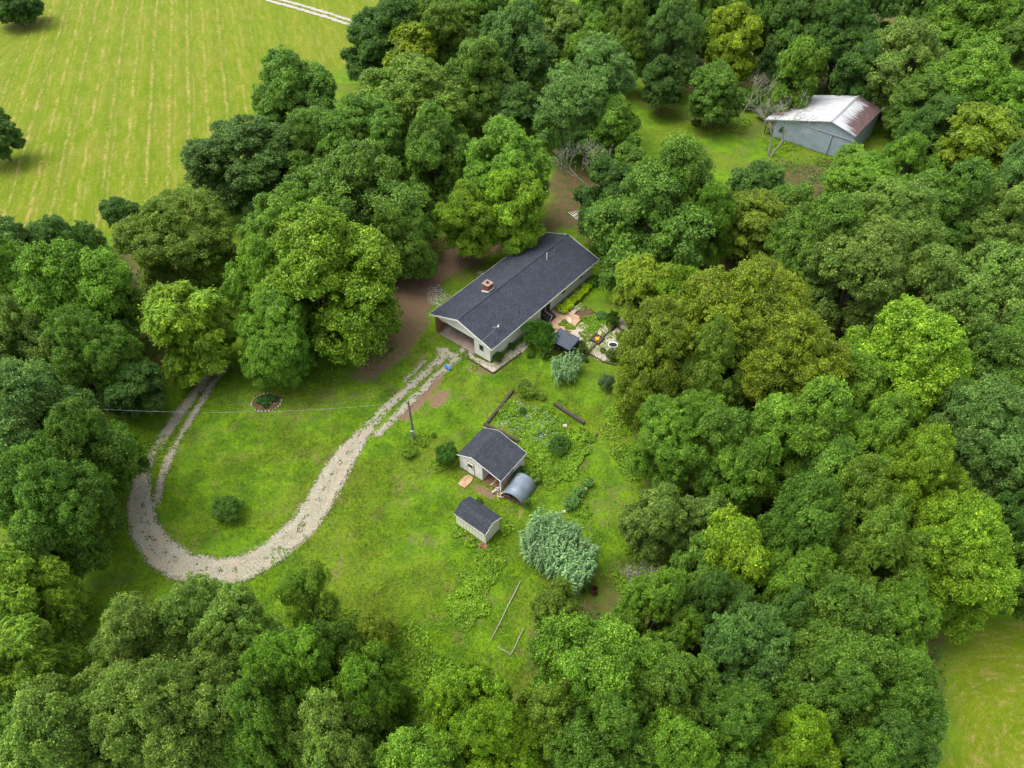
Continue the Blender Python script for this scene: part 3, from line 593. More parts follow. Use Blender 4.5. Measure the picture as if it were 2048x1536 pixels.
# px, py = middle of the crown in plan view of the picture, r = half its width there, variant, tint, height (0 = by size), label
TREES = [
 (20,0,48,'c','deep',9,'small dark tree at the far corner of the striped hay field'),
 (-12,262,44,'g','deep',9,'dark tree at the left border of the hay field, cut by the photo edge'),
 (596,196,86,'a','mid',15,'round dark olive tree jutting into the hay field, farthest out toward the track'),
 (482,320,122,'c','deep',14,'wide dark tree at the field edge with its trunk showing against the grass'),
 (1030,215,54,'h','deep',9,'low dark tree added to darken the gap of the wood behind the house'),  # extra crown, its deep tint stands in for shade in the gap
 (1250,338,44,'h','mid',9,'low tree between the yellowish rounded one and the bare grey tree'),
 (640,300,78,'m','mid',14,'mid green tree filling the corner between two dark trees at the field edge'),
 (250,428,36,'g','deep',7,'small round dark tree standing alone at the lower edge of the hay field'),
 (60,498,70,'b','blue',12,'bluish green tree below the left end of the hay field'),
 (158,496,58,'a','blue',12,'bluish green tree with a pointed top under the hay field stripes'),
 (350,482,108,'d','olive',14,'broad olive green tree just left of the small round field tree'),
 (560,462,98,'a','green',15,'bright green tree rising behind the big lime tree beside the lawn'),
 (795,55,82,'c','deep',15,'dark tree right beside the end of the farm track'),
 (735,112,44,'h','deep',11,'low dark tree leaning over the hay field below the farm track'),
 (880,72,78,'e','olive',15,'feathery olive tree behind the small yellow tree near the track'),
 (812,112,52,'i','yell',13,'bright yellow green tree glowing between dark olive crowns near the track'),
 (965,45,58,'a','mid',15,'mid green tree on the top edge just right of the olive tree'),
 (1040,90,76,'b','blue',17,'tall bluish green tree above the dark gap in the wood'),
 (1118,70,44,'h','grey',13,'dull grey green tree between the tall bluish tree and the top edge'),
 (805,208,122,'d','olive',16,'wide olive tree in the middle of the wood between field and house'),
 (948,168,72,'c','mid',15,'dome shaped green tree on the left of the dark gap in the wood'),
 (1168,188,102,'b','blue',18,'large pale bluish green tree at the left end of the far lawn'),
 (1216,262,54,'g','green',12,'yellowish rounded tree at the corner of the far lawn'),
 (1172,95,56,'a','green',14,'green tree behind the large pale bluish one by the far lawn'),
 (742,288,88,'e','mid',15,'light topped green tree in front of the wide olive one'),
 (735,398,126,'a','mid',17,'very broad bluish green tree beside the bare soil left of the house'),
 (870,318,76,'b','mid',15,'green tree between the very broad one and the yellow green one above the roof'),
 (1012,330,98,'e','green',16,'tall yellow green tree directly behind the house roof'),
 (948,440,56,'h','lime',12,'yellow green crown drooping over the left eave of the house'),
 (1040,425,60,'g','lime',13,'yellow green crown overhanging the far left end of the roof'),
 (812,475,58,'c','mid',12,'dark green lower crown above the bare soil beside the carport'),
 (30,575,92,'c','green',15,'green tree at the left edge below the two bluish ones'),
 (180,600,110,'b','green',16,'wide green tree above the yellow tree that overhangs the drive'),
 (60,685,92,'a','grey',15,'grey green tree at the left edge with glossy pale leaf clumps'),
 (205,700,82,'d','mid',14,'dark green tree whose skirt falls in shade left of the yellow tree'),
 (400,650,74,'i','lime',13,'vivid yellow green tree hanging over the start of the gravel tracks'),
 (640,570,145,'a','lime',17,'huge bright lime green tree standing on the lawn left of the carport'),
 (538,668,78,'c','green',12,'lower green crown at the front foot of the huge lime tree'),
 (520,560,70,'b','green',14,'green crown squeezed between the yellow tree and the huge lime tree'),
 (262,770,62,'h','deep',8,'low dark tree left of the two gravel tracks'),
 (60,850,112,'a','blue',15,'big bluish green tree at left edge beside the bend of the drive'),
 (148,900,92,'b','mid',15,'big green tree whose branches reach toward the outside of the gravel loop'),
 (90,1010,110,'d','mid',15,'shaggy green tree at left edge below the big bluish one'),
 (30,1180,92,'f','lime',12,'lime tree with long drooping leaves at the lower left edge'),
 (10,1320,78,'i','lime',10,'second lime tree with drooping leaves hugging the lower left edge'),
 (-5,1440,60,'g','mid',9,'green bushy tree at the left edge near the bottom corner'),
 (420,1262,104,'d','grey',14,'grey green tree whose top touches the bottom of the gravel loop'),
 (250,1345,120,'b','grey',15,'grey green tree lower left of the one touching the gravel loop'),
 (110,1480,118,'a','grey',15,'grey green tree in the bottom left corner of the wood'),
 (520,1280,74,'e','grey',12,'green tree between the grey green mass and the feathery thin tree'),
 (400,1440,128,'d','grey',16,'large grey green tree at the bottom edge below the gravel loop'),
 (250,1520,100,'b','grey',14,'mid green tree on the bottom edge between two grey green ones'),
 (625,1215,66,'j','green',10,'thin feathery tree with see-through crown on the lawn below the drive'),
 (748,1262,52,'j','gold',5,'low brownish feathery bush-like tree on the lower lawn'),
 (608,1375,86,'e','green',14,'green tree with bright pointed clumps right of the grey green mass'),
 (690,1330,54,'h','mid',11,'small dark green tree under the brownish feathery one'),
 (760,1400,76,'b','green',13,'bright clumped tree at the bottom of the lower lawn'),
 (690,1500,92,'a','grey',14,'bluish grey tree at the bottom edge below the bright clumped ones'),
 (540,1510,80,'c','mid',14,'darker green tree at the bottom edge left of the centre'),
 (925,1425,92,'e','lime',13,'lime topped tree at the bottom edge under the two fallen rails'),
 (850,1525,84,'h','green',13,'green tree on the very bottom edge between two lime topped crowns'),
 (1020,1500,84,'b','lime',14,'lime green tree on the bottom edge, in the middle of the picture'),
 (1110,1225,48,'h','olive',8,'small olive tree just left of the lower end of the big reed clump'),
 (1290,1235,86,'a','green',13,'rounded yellow green tree right of the rusty barrel'),
 (1180,1315,118,'c','green',15,'wide green tree with lime highlights beside the fallen rails'),
 (1090,1420,84,'b','olive',14,'olive tree below the wide green tree beside the fallen rails'),
 (1200,1460,108,'d','mid',15,'dark lower tree on the bottom edge right of the middle'),
 (1330,1370,96,'e','mid',15,'green tree with pale leaf clumps between the rounded one and the bottom edge'),
 (1340,1500,84,'a','green',14,'bright leaved tree on the bottom edge beneath the pale clumped one'),
 (1440,1465,90,'c','mid',15,'mid green tree on the bottom edge left of the lime one'),
 (1292,1030,57,'h','grey',11,'bluish open crowned tree standing on the lawn right of the reed clump'),
 (1400,1045,54,'g','grey',10,'bluish tree behind the leaning grey trunk'),
 (1488,1118,72,'g','lime',13,'vivid lime tree in the lower right wood'),
 (1400,1160,56,'h','mid',10,'dark green tree left of the vivid lime tree'),
 (1580,1075,82,'e','mid',15,'green tree with pale leaf tips behind the vivid lime tree'),
 (1585,1180,78,'b','green',14,'green tree in front of the pale tipped one, right of the vivid lime tree'),
 (1720,1050,82,'c','olive',15,'olive tree between pale tipped tree and the tall lime olive one'),
 (1840,1015,92,'d','lime',16,'tall lime olive tree beside the darkest gap of the right wood'),
 (1905,1145,112,'d','lime',15,'wide lime olive tree above the lower right meadow'),
 (1750,1160,88,'b','olive',15,'olive tree left of the wide lime olive one'),
 (1420,1255,70,'d','deep',13,'smooth dark olive tree right of the rounded yellow green one'),
 (1545,1275,70,'c','deep',13,'dark tree in the shade between smooth olive crowns'),
 (1665,1280,118,'d','mid',16,'very large smooth green tree of the lower right wood'),
 (1820,1260,76,'a','green',13,'yellow tipped green tree next to the top of the lower right meadow'),
 (1480,1350,84,'e','blue',14,'bluish tree with white green leaf clumps in the lower right wood'),
 (1620,1400,104,'b','mid',15,'dark green tree under the very large smooth one'),
 (1770,1385,94,'d','mid',14,'green tree bordering the lower right meadow'),
 (1800,1500,98,'d','deep',14,'dark tree at the bottom edge next to the lower right meadow'),
 (1590,1515,78,'a','lime',14,'lime tree on the bottom edge in the lower right wood'),
 (1690,1525,80,'c','mid',14,'mid green tree on the bottom edge right of the lime one'),
 (1290,565,50,'i','yell',11,'yellow green small tree at the right end of the house'),
 (1352,592,44,'g','lime',11,'lime tree behind the small yellow green one by the house'),
 (1490,630,130,'d','gold',18,'huge golden olive tree right of the patio garden, its upper middle crown'),
 (1345,700,104,'e','gold',15,'golden olive crown facing the patio garden'),
 (1590,730,118,'d','gold',17,'golden brown right flank of the huge golden olive tree'),
 (1440,755,80,'b','olive',15,'olive green tree in front of the golden ones'),
 (1345,868,92,'d','green',13,'green tree spreading over the right edge of the lawn'),
 (1430,890,68,'h','mid',13,'dark green tree above the leaning grey trunk'),
 (1810,740,124,'b','lime',16,'large green tree with yellow upright tips in the right wood'),
 (1700,800,76,'e','green',14,'green tree between golden flank and yellow tipped tree'),
 (1580,880,92,'a','green',15,'bright green tree in front of the golden brown flank'),
 (1470,950,66,'h','green',12,'green tree right of the leaning grey trunk'),
 (1730,910,78,'c','green',14,'shining green tree below the yellow tipped one'),
 (1640,965,64,'g','mid',12,'small green tree among shining crowns in the right wood'),
 (1700,560,98,'e','grey',16,'grey green tree behind the golden olive one'),
 (1830,600,90,'a','grey',15,'soft grey green tree in the middle of the right wood'),
 (1960,610,96,'b','grey',16,'grey green tree at the right edge, upper middle'),
 (1940,740,90,'c','mid',15,'dark green tree right of the yellow tipped one'),
 (2040,700,80,'a','mid',15,'green tree cut by the right edge next to the dark one'),
 (1990,880,104,'b','blue',16,'large bluish tree at the right edge above the darkest gap'),
 (1900,870,58,'h','mid',13,'small tree between the yellow tipped tree and the large bluish one'),
 (2040,1020,70,'c','deep',12,'dark low tree at the right edge, beside the darkest gap'),
 (2045,1140,72,'h','mid',11,'green tree at the right edge beside the wide lime olive one'),
 (1322,440,124,'a','mid',16,'broad dark green tree right of the television aerial'),
 (1365,385,84,'c','mid',17,'tall green tree with round top between the house and the far lawn'),
 (1225,405,62,'h','deep',13,'dark green tree hanging over the television aerial'),
 (1430,450,52,'b','green',13,'green tree between the broad dark one and the feathery yellow one'),
 (1512,378,50,'g','deep',9,'rounded dark tree at the lower end of the far lawn'),
 (1518,455,60,'i','gold',11,'feathery yellow olive tree below the far lawn'),
 (1590,428,54,'h','mid',10,'dark green tree in front of the lawn beside the barn'),
 (1728,362,70,'e','green',9,'green tree directly in front of the barn doors'),
 (1815,350,58,'b','green',13,'green tree touching the right wall of the barn'),
 (1852,258,58,'c','deep',12,'dark green round tree behind the right side of the barn'),
 (1955,295,78,'i','yell',13,'bright yellow tree right of the barn'),
 (1640,490,88,'b','mid',16,'dark green tree with pointed clumps, lower left of the barn wood'),
 (1760,465,96,'e','grey',16,'pale green windswept tree below the barn'),
 (1880,420,84,'a','mid',15,'green tree below the bright yellow one'),
 (1990,440,88,'d','grey',15,'fine leaved grey green tree at the right, below the bright yellow one'),
 (2035,350,60,'b','blue',14,'bluish tree at the right edge beside the bright yellow one'),
 (1800,130,86,'d','grey',17,'broad pale willow-like tree behind the barn'),
 (1915,180,96,'a','green',16,'large green tree to the upper right of the barn'),
 (2010,215,72,'c','green',15,'green tree at right edge above the bright yellow one'),
 (1940,60,80,'c','green',17,'bright dome shaped tree in the top right'),
 (2025,95,66,'b','grey',15,'grey green tree in the top right corner'),
 (1840,215,58,'h','mid',12,'green tree close behind the rusty side of the barn roof'),
 (1690,70,80,'b','deep',18,'dark green tree behind the barn, left of the pale one'),
 (1600,75,56,'a','deep',17,'deep green tree behind the vine covered one'),
 (1596,150,42,'i','green',14,'vine covered light green tree left behind the barn'),
 (1720,150,50,'h','deep',13,'dark tree just behind the ridge of the barn'),
 (1472,95,50,'g','yell',15,'yellow green tree top beside the dead branches near the barn'),
 (1437,188,50,'g','mid',11,'green tree with yellow top at the far edge of the far lawn'),
 (1348,80,54,'b','blue',18,'tall bluish column-like tree at the end of the far lawn'),
 (1330,170,40,'h','deep',10,'dark low tree at the far left end of the far lawn'),
 (1252,85,52,'e','olive',17,'hanging olive tree between the pale bluish tree and the column-like one'),
 (1400,30,52,'c','mid',17,'green tree on the top edge above the yellow green one'),
 (1530,25,56,'c','mid',18,'green tree on the top edge near the middle of the far wood'),
 (1620,10,50,'a','mid',18,'mid green tree on the top edge, right of the middle of the far wood'),
 (1750,20,56,'b','deep',18,'dark tree on the top edge above the pale willow-like one'),
 (1850,10,56,'a','mid',18,'green tree on the top edge right of the dark one'),
 (1290,5,50,'a','deep',17,'deep green tree on the top edge above the hanging olive one'),
 (1200,15,52,'c','mid',16,'mid green tree on the top edge left of the deep green one'),
 (1090,5,46,'b','mid',15,'green tree on the top edge above the tall bluish one'),
 (880,5,52,'a','deep',14,'dark green tree on the top edge right of the farm track'),
 (2040,10,56,'d','mid',17,'green tree in the extreme top right corner of the picture'),
]
TREE_GAIN = np.array([1.46, 1.48, 1.08])
def place_tree(px, py, rpx, var, tint, Ht, label, i):
    if var in 'abcde' and i % 2: var = 'klmn'[(i//2) % 4]
    cm, tm, R0, H0 = VAR[var]; z = .55*Ht
    x, y = at(px, py, z)
    depth = y*math.cos(PITCH) + (CAM_H - z)*math.sin(PITCH)
    Rm = rpx*depth/FPX
    nm = 'broadleaf_tree'
    o = empty(nm, (x, y, 0), (i*2.399) % 6.283, label, 'tree', GROUP_T)
    s = Rm/R0*1.02; k1 = .92 + .16*((i*29 % 67)/67); o.scale = (s*k1, s/k1, Ht/H0)
    o.rotation_euler[0] = .10*math.sin(i*4.1); o.rotation_euler[1] = .10*math.cos(i*2.7)
    c = np.array(TINT[tint]) * (0.88 + .24*((i*37 % 101)/101)) * np.array([1 + .10*(((i*53) % 89)/89 - .5), 1, 1])
    link('crown', cm, o, c*TREE_GAIN)
    link('trunk', tm, o)
for i, t in enumerate(TREES): place_tree(*t, i)

# dead trees
def dead_mesh(seed, H, spread, lean=(0, 0), levels=5, r0=.14, stems=1):
    rnd = random.Random(seed); mb = MB()
    def grow(p, d, L, r, lv):
        q = p; pts = [p]; rs = [r]
        for k in range(3):
            d = (d + Vector((rnd.uniform(-1,1), rnd.uniform(-1,1), rnd.uniform(-.7,.8)))*.30).normalized()
            q = q + d*L/3; pts.append(q); rs.append(r*(1 - .14*(k+1)))
        mb.tube(pts, [max(q_, .017) for q_ in rs], 5 if lv < 2 else 3, False)
        if lv >= levels: return
        for k in range(rnd.choice((2, 3, 3)) if lv else 4):
            a = Vector((rnd.uniform(-1,1), rnd.uniform(-1,1), rnd.uniform(-.25,.7)))
            nd = (d + a*spread).normalized(); b = pts[rnd.choice((2, 3, 3))]
            grow(b, nd, L*rnd.uniform(.62, .9), rs[-1]*rnd.uniform(.5, .72), lv+1)
    for s in range(stems):
        grow(Vector((s*.35, 0, -.1)), Vector((lean[0] + (s-.5*(stems-1))*.8, lean[1], 1)).normalized(), H*.33, r0, 0)
    return mb
def dead(px, py, H, seed, label, **k):
    x, y = at(px, py); o = empty('dead_tree', (x, y, 0), 0, label, 'tree', 'leafless dead trees')
    dead_mesh(seed, H, **k).build('branches', M_DEAD, o); return o
dead(1180, 385, 8.5, 3, 'leafless grey tree standing in the gap behind the house', spread=.75, r0=.13, stems=2)
dead(1537, 312, 9.5, 5, 'bare forked tree with silver limbs in front of the barn roof', spread=.8, r0=.20, stems=2, lean=(.15, 0))
dead(1484, 240, 8, 8, 'bare upright tree left behind the barn beside the yellow green tree', spread=.5, r0=.14, lean=(.2, .1))
dead(1275, 1180, 3.2, 12, 'low bare twiggy bush at the lawn edge above the rounded yellow green tree', spread=1.0, r0=.05, stems=3)
dead(1515, 20, 18, 15, 'bare branch tips poking out of the wood at the top edge', spread=.5, r0=.16)
# leaning grey trunk at the edge of the right wood
x, y = at(1398, 1000); o = MB().tube([(0,0,-.1), (.4,.3,2.5), (1.0,.4,5.5), (1.2,.2,8)], [.32,.27,.23,.15], 8).build('leaning_trunk', M_DEAD); o.location = (x, y, 0)
tag(o, 'thick grey leaning tree trunk rising from the shade at the edge of the right wood', 'trunk')

# ------------------------------------------------------------------ bushes and garden plants
def bush_meshes(seed, R0=1.5, H0=1.9, nl=55, leaf=(.15,.085), per=130, style='broad', zmin=-.2):
    r = np.random.default_rng(seed); LC = sph(nl, r, zmin)*np.array([R0*.72, R0*.72, H0*.42]) + np.array([0, 0, H0*.5])
    LC *= np.array([1, 1, 1]) * (1 + .12*r.normal(size=(nl, 1))); idx = np.repeat(np.arange(nl), per); n = len(idx)
    out = unit(LC - np.array([0, 0, H0*.4])); d = unit(sph(n, r, -.6) + .4*out[idx]); lr = r.uniform(.2, .32, nl)*R0
    c = LC[idx] + d*(lr[idx]*(1 - .5*r.random(n)**2))[:, None]; c[:, 2] = np.abs(c[:, 2]) + .02
    s = r.uniform(.7, 1.3, n)
    if style == 'broad': V = leafquads(c, d + np.array([0,0,.4]) + r.normal(size=(n,3))*.5, leaf[0]*s, leaf[1]*s, r)
    else: V = leafquads(c, np.cross(d, r.normal(size=(n,3))), leaf[0]*s, leaf[1]*s, r, unit(d + np.array([0,0,.8])))
    me = quads_mesh('foliage', V, M_LEAF, np.clip(.5 + .25*r.normal(size=n), 0, 1))
    mb = MB()
    for k in range(7):
        a = k*.9; e = Vector((math.cos(a)*R0*.5, math.sin(a)*R0*.5, H0*.6)); mb.tube([(0,0,-.05), e*.5, e], [.04, .03, .012], 4)
    tm = bpy.data.meshes.new('stems'); tm.from_pydata([tuple(p) for p in mb.v], [], mb.f); tm.materials.append(M_BARK)
    return me, tm, R0, H0
BV = {'r': bush_meshes(1), 's': bush_meshes(2, nl=40, leaf=(.3,.05), per=110, style='spike'), 't': bush_meshes(3, nl=60, leaf=(.12,.07), per=130),
      'w': bush_meshes(4, R0=1, H0=.7, nl=26, leaf=(.2,.13), per=45, zmin=.1)}
def bush(px, py, Rm, Hm, var, col, name, label, cat, group=None, i=0):
    me, tm, R0, H0 = BV[var]; x, y = at(px, py, Hm*.45)
    o = empty(name, (x, y, 0), (px*1.7) % 6.28, label, cat, group); o.scale = (Rm/R0, Rm/R0, Hm/H0)
    link('foliage', me, o, col); link('stems', tm, o)
GB = 'garden bushes'
bush(1080, 677, 2.1, 2.7, 's', (.055,.150,.016), 'bush', 'large round green bush against the house wall beside the slate blue shelter', 'bush', GB)
bush(1225, 641, .95, 1.6, 's', (.060,.135,.016), 'bush', 'upright dark green bush at the far corner of the gravel garden', 'bush', GB)
bush(1160, 697, .9, 1.3, 't', (.060,.110,.016), 'bush', 'reddish green bush beside the right end of the slate blue shelter', 'bush', GB)
bush(1213, 768, .95, 1.5, 't', (.075,.130,.048), 'bush', 'round bluish grey bush on the lawn beside the golden trees', 'bush', GB)
bush(893, 912, 1.25, 2.1, 'r', (.045,.125,.012), 'bush', 'dense dark green bush left of the white workshop', 'bush', GB)
bush(457, 1020, 1.5, 1.7, 't', (.055,.135,.012), 'bush', 'solitary dark green bush inside the gravel loop', 'bush', GB)
bush(958, 1040-38, .35, .4, 'w', (.06,.15,.012), 'weed_clump', 'small weed clump on the grass between workshop and shed', 'plant')
bush(996, 716, .75, .8, 's', (.10,.20,.02), 'daylily_clump', 'arching light green clump at the front right corner of the house', 'plant')
bush(1024, 694, .5, .6, 'r', (.05,.13,.015), 'bush', 'small dark bush in the gravel strip along the house', 'bush', GB)
bush(1060, 708, .55, .6, 'r', (.06,.14,.012), 'bush', 'low bush in front of the large round one', 'bush', GB)
bush(1088, 712, .6, .8, 'w', (.07,.16,.015), 'bush', 'leafy low bush at the left post of the slate blue shelter', 'bush', GB)
bush(1053, 1010-2, .45, .9, 's', (.12,.22,.05), 'weed_clump', 'tall pale weed growing beside the steel arch', 'plant')
bush(1040, 948, .9, .9, 'r', (.05,.14,.014), 'bush', 'leafy bush between the workshop wall and the steel arch', 'bush', GB)
bush(1068, 955, .9, .7, 'w', (.10,.20,.014), 'bush', 'bright leafy bush behind the far end of the steel arch', 'bush', GB)
bush(1118, 893, 1.25, 1.2, 's', (.085,.20,.030), 'bush', 'soft feathery bush at the lower end of the glass pebble garden', 'bush', GB)
bush(1052, 778, 1.25, 1.0, 's', (.15,.25,.03), 'ornamental_grass', 'olive ornamental grass at the top corner of the glass pebble garden', 'plant')
bush(1080, 793, .6, .5, 's', (.14,.24,.03), 'ornamental_grass', 'smaller olive grass tuft behind the glass pebble garden', 'plant')
bush(1045, 822, .4, .6, 't', (.04,.13,.02), 'bush', 'tiny dark bush inside the glass pebble garden', 'bush', GB)
bush(1172, 700+20, .3, .4, 'w', (.06,.14,.02), 'weed_clump', 'small weed clump in the gravel beside the round tub', 'plant')
bush(1206, 702, .35, .5, 's', (.08,.17,.02), 'weed_clump', 'spiky weed clump on the lower gravel bed', 'plant')
bush(1226, 712, .9, .9, 'w', (.08,.15,.02), 'bush', 'sprawling bush in front of the round tub', 'bush', GB)
bush(1245, 676, .9, 1.0, 'w', (.12,.20,.012), 'bush', 'lime bush behind the round tub', 'bush', GB)
bush(1203, 633, .8, .5, 'w', (.06,.15,.03), 'bush', 'flat leafy bush left of the upright dark green one', 'bush', GB)
bush(820, 905, .9, .6, 'w', (.13,.24,.012), 'weed_clump', 'bright weed patch below the utility pole', 'plant')
bush(868, 893-22, .3, .3, 'w', (.08,.17,.012), 'weed_clump', 'tiny weed clump right of the utility pole', 'plant')
bush(1392, 190+55, .9, .9, 'r', (.05,.11,.015), 'bush', 'low dark bush at the far border of the far lawn', 'bush', GB)
bush(1452, 236, .8, .9, 'w', (.07,.16,.02), 'bush', 'low leafy bush beside the white pipe', 'bush', GB)
bush(1566, 262, .9, 2.4, 'r', (.04,.10,.012), 'bush', 'dark green bush against the barn door behind the bare forked tree', 'bush', GB)
bush(1530, 228, 1.6, 2.0, 'r', (.05,.12,.015), 'bush', 'overgrown bush left of the open side of the barn', 'bush', GB)
bush(1560, 195, 2.2, 2.2, 'w', (.08,.17,.02), 'bush', 'sprawling light green bush behind the left side of the barn', 'bush', GB)
bush(1500, 205, 2.4, 1.8, 'w', (.09,.17,.018), 'bush', 'light green thicket between the barn and the yellow green tree', 'bush', GB)
bush(1690, 178, 1.4, 2.2, 'w', (.08,.20,.03), 'bush', 'fresh green bush behind the ridge end of the barn', 'bush', GB)
# hostas along the house
for k in range(9):
    t = k/8; px, py = 1120 + t*62, 613 - t*60
    bush(px + 6 + (k % 2)*3, py + 7, .85 - .25*t, .62, 'w', ((.34,.50,.010) if k < 7 else (.10,.22,.015)), 'hosta_plant', ('lime leaved hosta at the patio end of the wall row', 'lime leaved hosta next to the one at the patio end', 'third lime leaved hosta of the wall row counted from the patio', 'middle lime leaved hosta below the first small window', 'lime leaved hosta just past the first small window', 'smaller lime hosta halfway between the two small windows', 'last lime hosta before the darker green ones', 'first darker green hosta after the lime ones', 'darker green hosta nearest the far house corner')[k], 'plant', 'lime hostas under the windows' if k < 7 else 'dark hostas at the far end of the house')
# squash-like plants and stones beside the lawn
for k, (px, py, q) in enumerate(((1146,1002,.75), (1158,985,.7), (1139,1012,.6), (1178,967,.6))):
    bush(px, py, q, .6, 'w', (.11,.23,.05), 'squash_plant', ('broad leaved plant in the row of pale stones, largest of the row', 'broad leaved plant in the row of pale stones, second from the top', 'broad leaved plant at the bottom end of the row of pale stones', 'broad leaved plant at the top end of the row of pale stones')[k], 'plant', 'squash plants in a row')
for k, (px, py, q) in enumerate(((1134-5,1034-10,.2), (1155,998,.22), (1170,980,.3), (1162,989,.18), (1176,971,.24), (1128+2,930-77,.3))):
    x, y = at(px, py); o = MB().rock((0,0,.08), q).build('garden_stone', M_STONE); o.location = (x, y, 0)
    tag(o, ('pale stone at the lower end of the squash row', 'pale stone beside the largest squash plant', 'largest pale stone of the squash row', 'small pale stone in the middle of the squash row', 'pale stone at the top of the squash row', 'white stone lying in the glass pebble garden')[k], 'stone', 'pale garden stones')

# loose grass, weeds, undergrowth
BUILT = [gpts(p) for p in ([(875,668),(985,725),(1185,555),(1135,500),(1050,470)], [(918,935),(1002,985),(1050,930),(990,890)], [(913,1050),(970,1087),(1000,1060),(945,1025)])]
def grassmask(x, y):
    dv = drive_val(x, y); k = (dv < -.02) | ((fbm(x*2.1, y*2.1, 91, 3) > .60) & (hash2(x*4.3, y*6.1, 7) < .35)) | ((dv < .3) & (hash2(x*8.3, y*2.1, 7) < .22))
    for p in BUILT: k &= ~inpoly(x, y, p)
    s = np.zeros(x.shape)
    for p, a in SOILS: s = np.maximum(s, a*(inpoly(x, y, gpts(p))))
    k &= (hash2(x*3.1, y*5.7, 2) > s*1.5)
    k &= hash2(x, y, 6) < .25 + .9*smooth(fbm(x*.45, y*.45, 12), .35, .65)
    return k
def scatter(name, n, bb, fn, Lr, Wr, zr, mat, label, seed, up=1.0):
    r = np.random.default_rng(seed); x = r.uniform(bb[0], bb[1], n); y = r.uniform(bb[2], bb[3], n); k = fn(x, y); x, y = x[k], y[k]; n = len(x)
    c = np.stack([x, y, r.uniform(zr[0], zr[1], n)], 1)
    V = leafquads(c, np.array([0, 0, up]) + r.normal(size=(n, 3))*.6, r.uniform(*Lr, n), r.uniform(*Wr, n), r)
    tone = np.clip(-.2 + 1.2*fbm(x*1.4, y*1.4, 40, 4) + .3*r.normal(size=n), 0, 1.3)
    return tag(link(name, quads_mesh(name, V, mat, tone)), label, 'ground cover' if False else None, kind='stuff')
LAWN = gpts([(250,640),(460,730),(560,760),(700,720),(780,620),(860,560),(1200,520),(1300,600),(1260,700),(1260,900),(1380,1000),(1330,1150),(1100,1200),(1090,1380),(850,1400),(600,1450),(300,1300),(120,1400),(100,1100),(240,960),(230,800)])
scatter('grass', 430000, (-50, 16, 16, 62), lambda x, y: inpoly(x, y, LAWN) & grassmask(x, y), (.08,.17), (.03,.07), (.02,.07), M_GRASSB, 'rough mown grass of the lawn round the house', 3)
BLOBS = [  # px, py, radius m, height, count: leafy weeds
 (975,1130,1.3,.3,900),(955,1165,1.6,.35,1400),(940,1200,1.8,.4,1800),(930,1225,1.5,.3,1200),(985,1095,.8,.2,350),
 (1090,930,1.6,.3,1500),(1130,935,1.6,.35,1700),(1150,905,1.5,.4,1500),(1165,875,1.1,.4,1000),(1050,860,1.8,.2,1100),(1090,840,1.8,.2,1000),(1020,820,1.4,.25,800),(1120,870,1.6,.3,1200),(1060,900,1.5,.25,1200),(1100,960,1.1,.2,600),
 (1160,1020,1.1,.15,500),(1200,640,1.2,.3,500),(1180,655,1.2,.2,500),(1175,672,1.0,.2,350),(1150,690,1.1,.35,500),(1195,690,1.2,.1,200),(1215,670,1.0,.15,200),(1165,615,.8,.2,200),
 (1128,648,.6,.25,300),(1140,655,.6,.2,260),(1175,640,.9,.25,450),(1190,655,.9,.2,350),(840,880,1.0,.2,500),(880,930,1.0,.2,400),(910,700,.7,.2,220),(928,712,.6,.25,260),(950,735,.5,.15,120),(560,1110,1.0,.1,100),
 (700,1250,1.5,.2,500),(820,1310,2.5,.2,1100),(870,1390,3,.25,1600),(180,1330,3.0,.4,2200),(240,1270,2.5,.3,1300),(130,1260,2.5,.4,1300),(120,1120,2,.3,700),(1270,1180,2,.3,800),(1240,850,2.2,.2,700),(1270,920,2.5,.3,1200),(1250,780,2,.3,700),(1300,1110,2,.3,700),
 (935,935,.5,.15,90),(920,1062,.8,.3,350),(945,1085,.7,.3,300),(1012,1060,.7,.25,250),(1200,500,2,.4,800),(1225,530,1.6,.3,400),(1185,520,1.5,.3,400),(1590,230-35,3,1,900),(1660,330,2.5,.4,600),(1560,292,3,.4,800),(1470,250,3,.5,900),(1745,330,2.5,.4,500),(1762,262,3,.5,500),
 (533,800,.9,.3,500),(860,500,3,.3,500),(640,740,3,.2,500),(760,700,2,.2,250),(300,900,2,.2,300),(1420,250,3,.2,300)]
r = np.random.default_rng(77); VV = []
for px, py, rm, h, n in BLOBS:
    x, y = at(px, py); a = r.uniform(0, 6.28, n); q = rm*np.sqrt(r.random(n))*(1 + .25*np.sin(a*3 + px)); cx, cy = x + q*np.cos(a), y + q*np.sin(a)*.9
    hh = h*np.clip(fbm(cx*1.6, cy*1.6, 50, 3)*2 - .45, .05, 1.3)
    c = np.stack([cx, cy, hh*r.uniform(.5, 1, n) + .03], 1); s = r.uniform(.7, 1.3, n)*(1 + .25*min(rm, 2))
    VV.append(leafquads(c, np.array([0, 0, 1.]) + r.normal(size=(n, 3))*.5, .15*s, .10*s, r))
VV = np.concatenate(VV); o = link('weeds', quads_mesh('weeds', VV, M_WEED, np.clip(.5 + .3*r.normal(size=len(VV)), 0, 1))); tag(o, 'bright leafy weeds spreading in patches over beds and lawn edges', kind='stuff')
WOODS = [gpts(p) for p, a in FLOORS if a > .7]
def wood(x, y):
    k = np.zeros(x.shape, bool)
    for p in WOODS[1:]: k |= inpoly(x, y, p)
    k &= ~inpoly(x, y, FIELD) & ~inpoly(x, y, FIELD2) & ~inpoly(x, y, LAWN); return k & (fbm(x*.25, y*.25, 61) > .42)
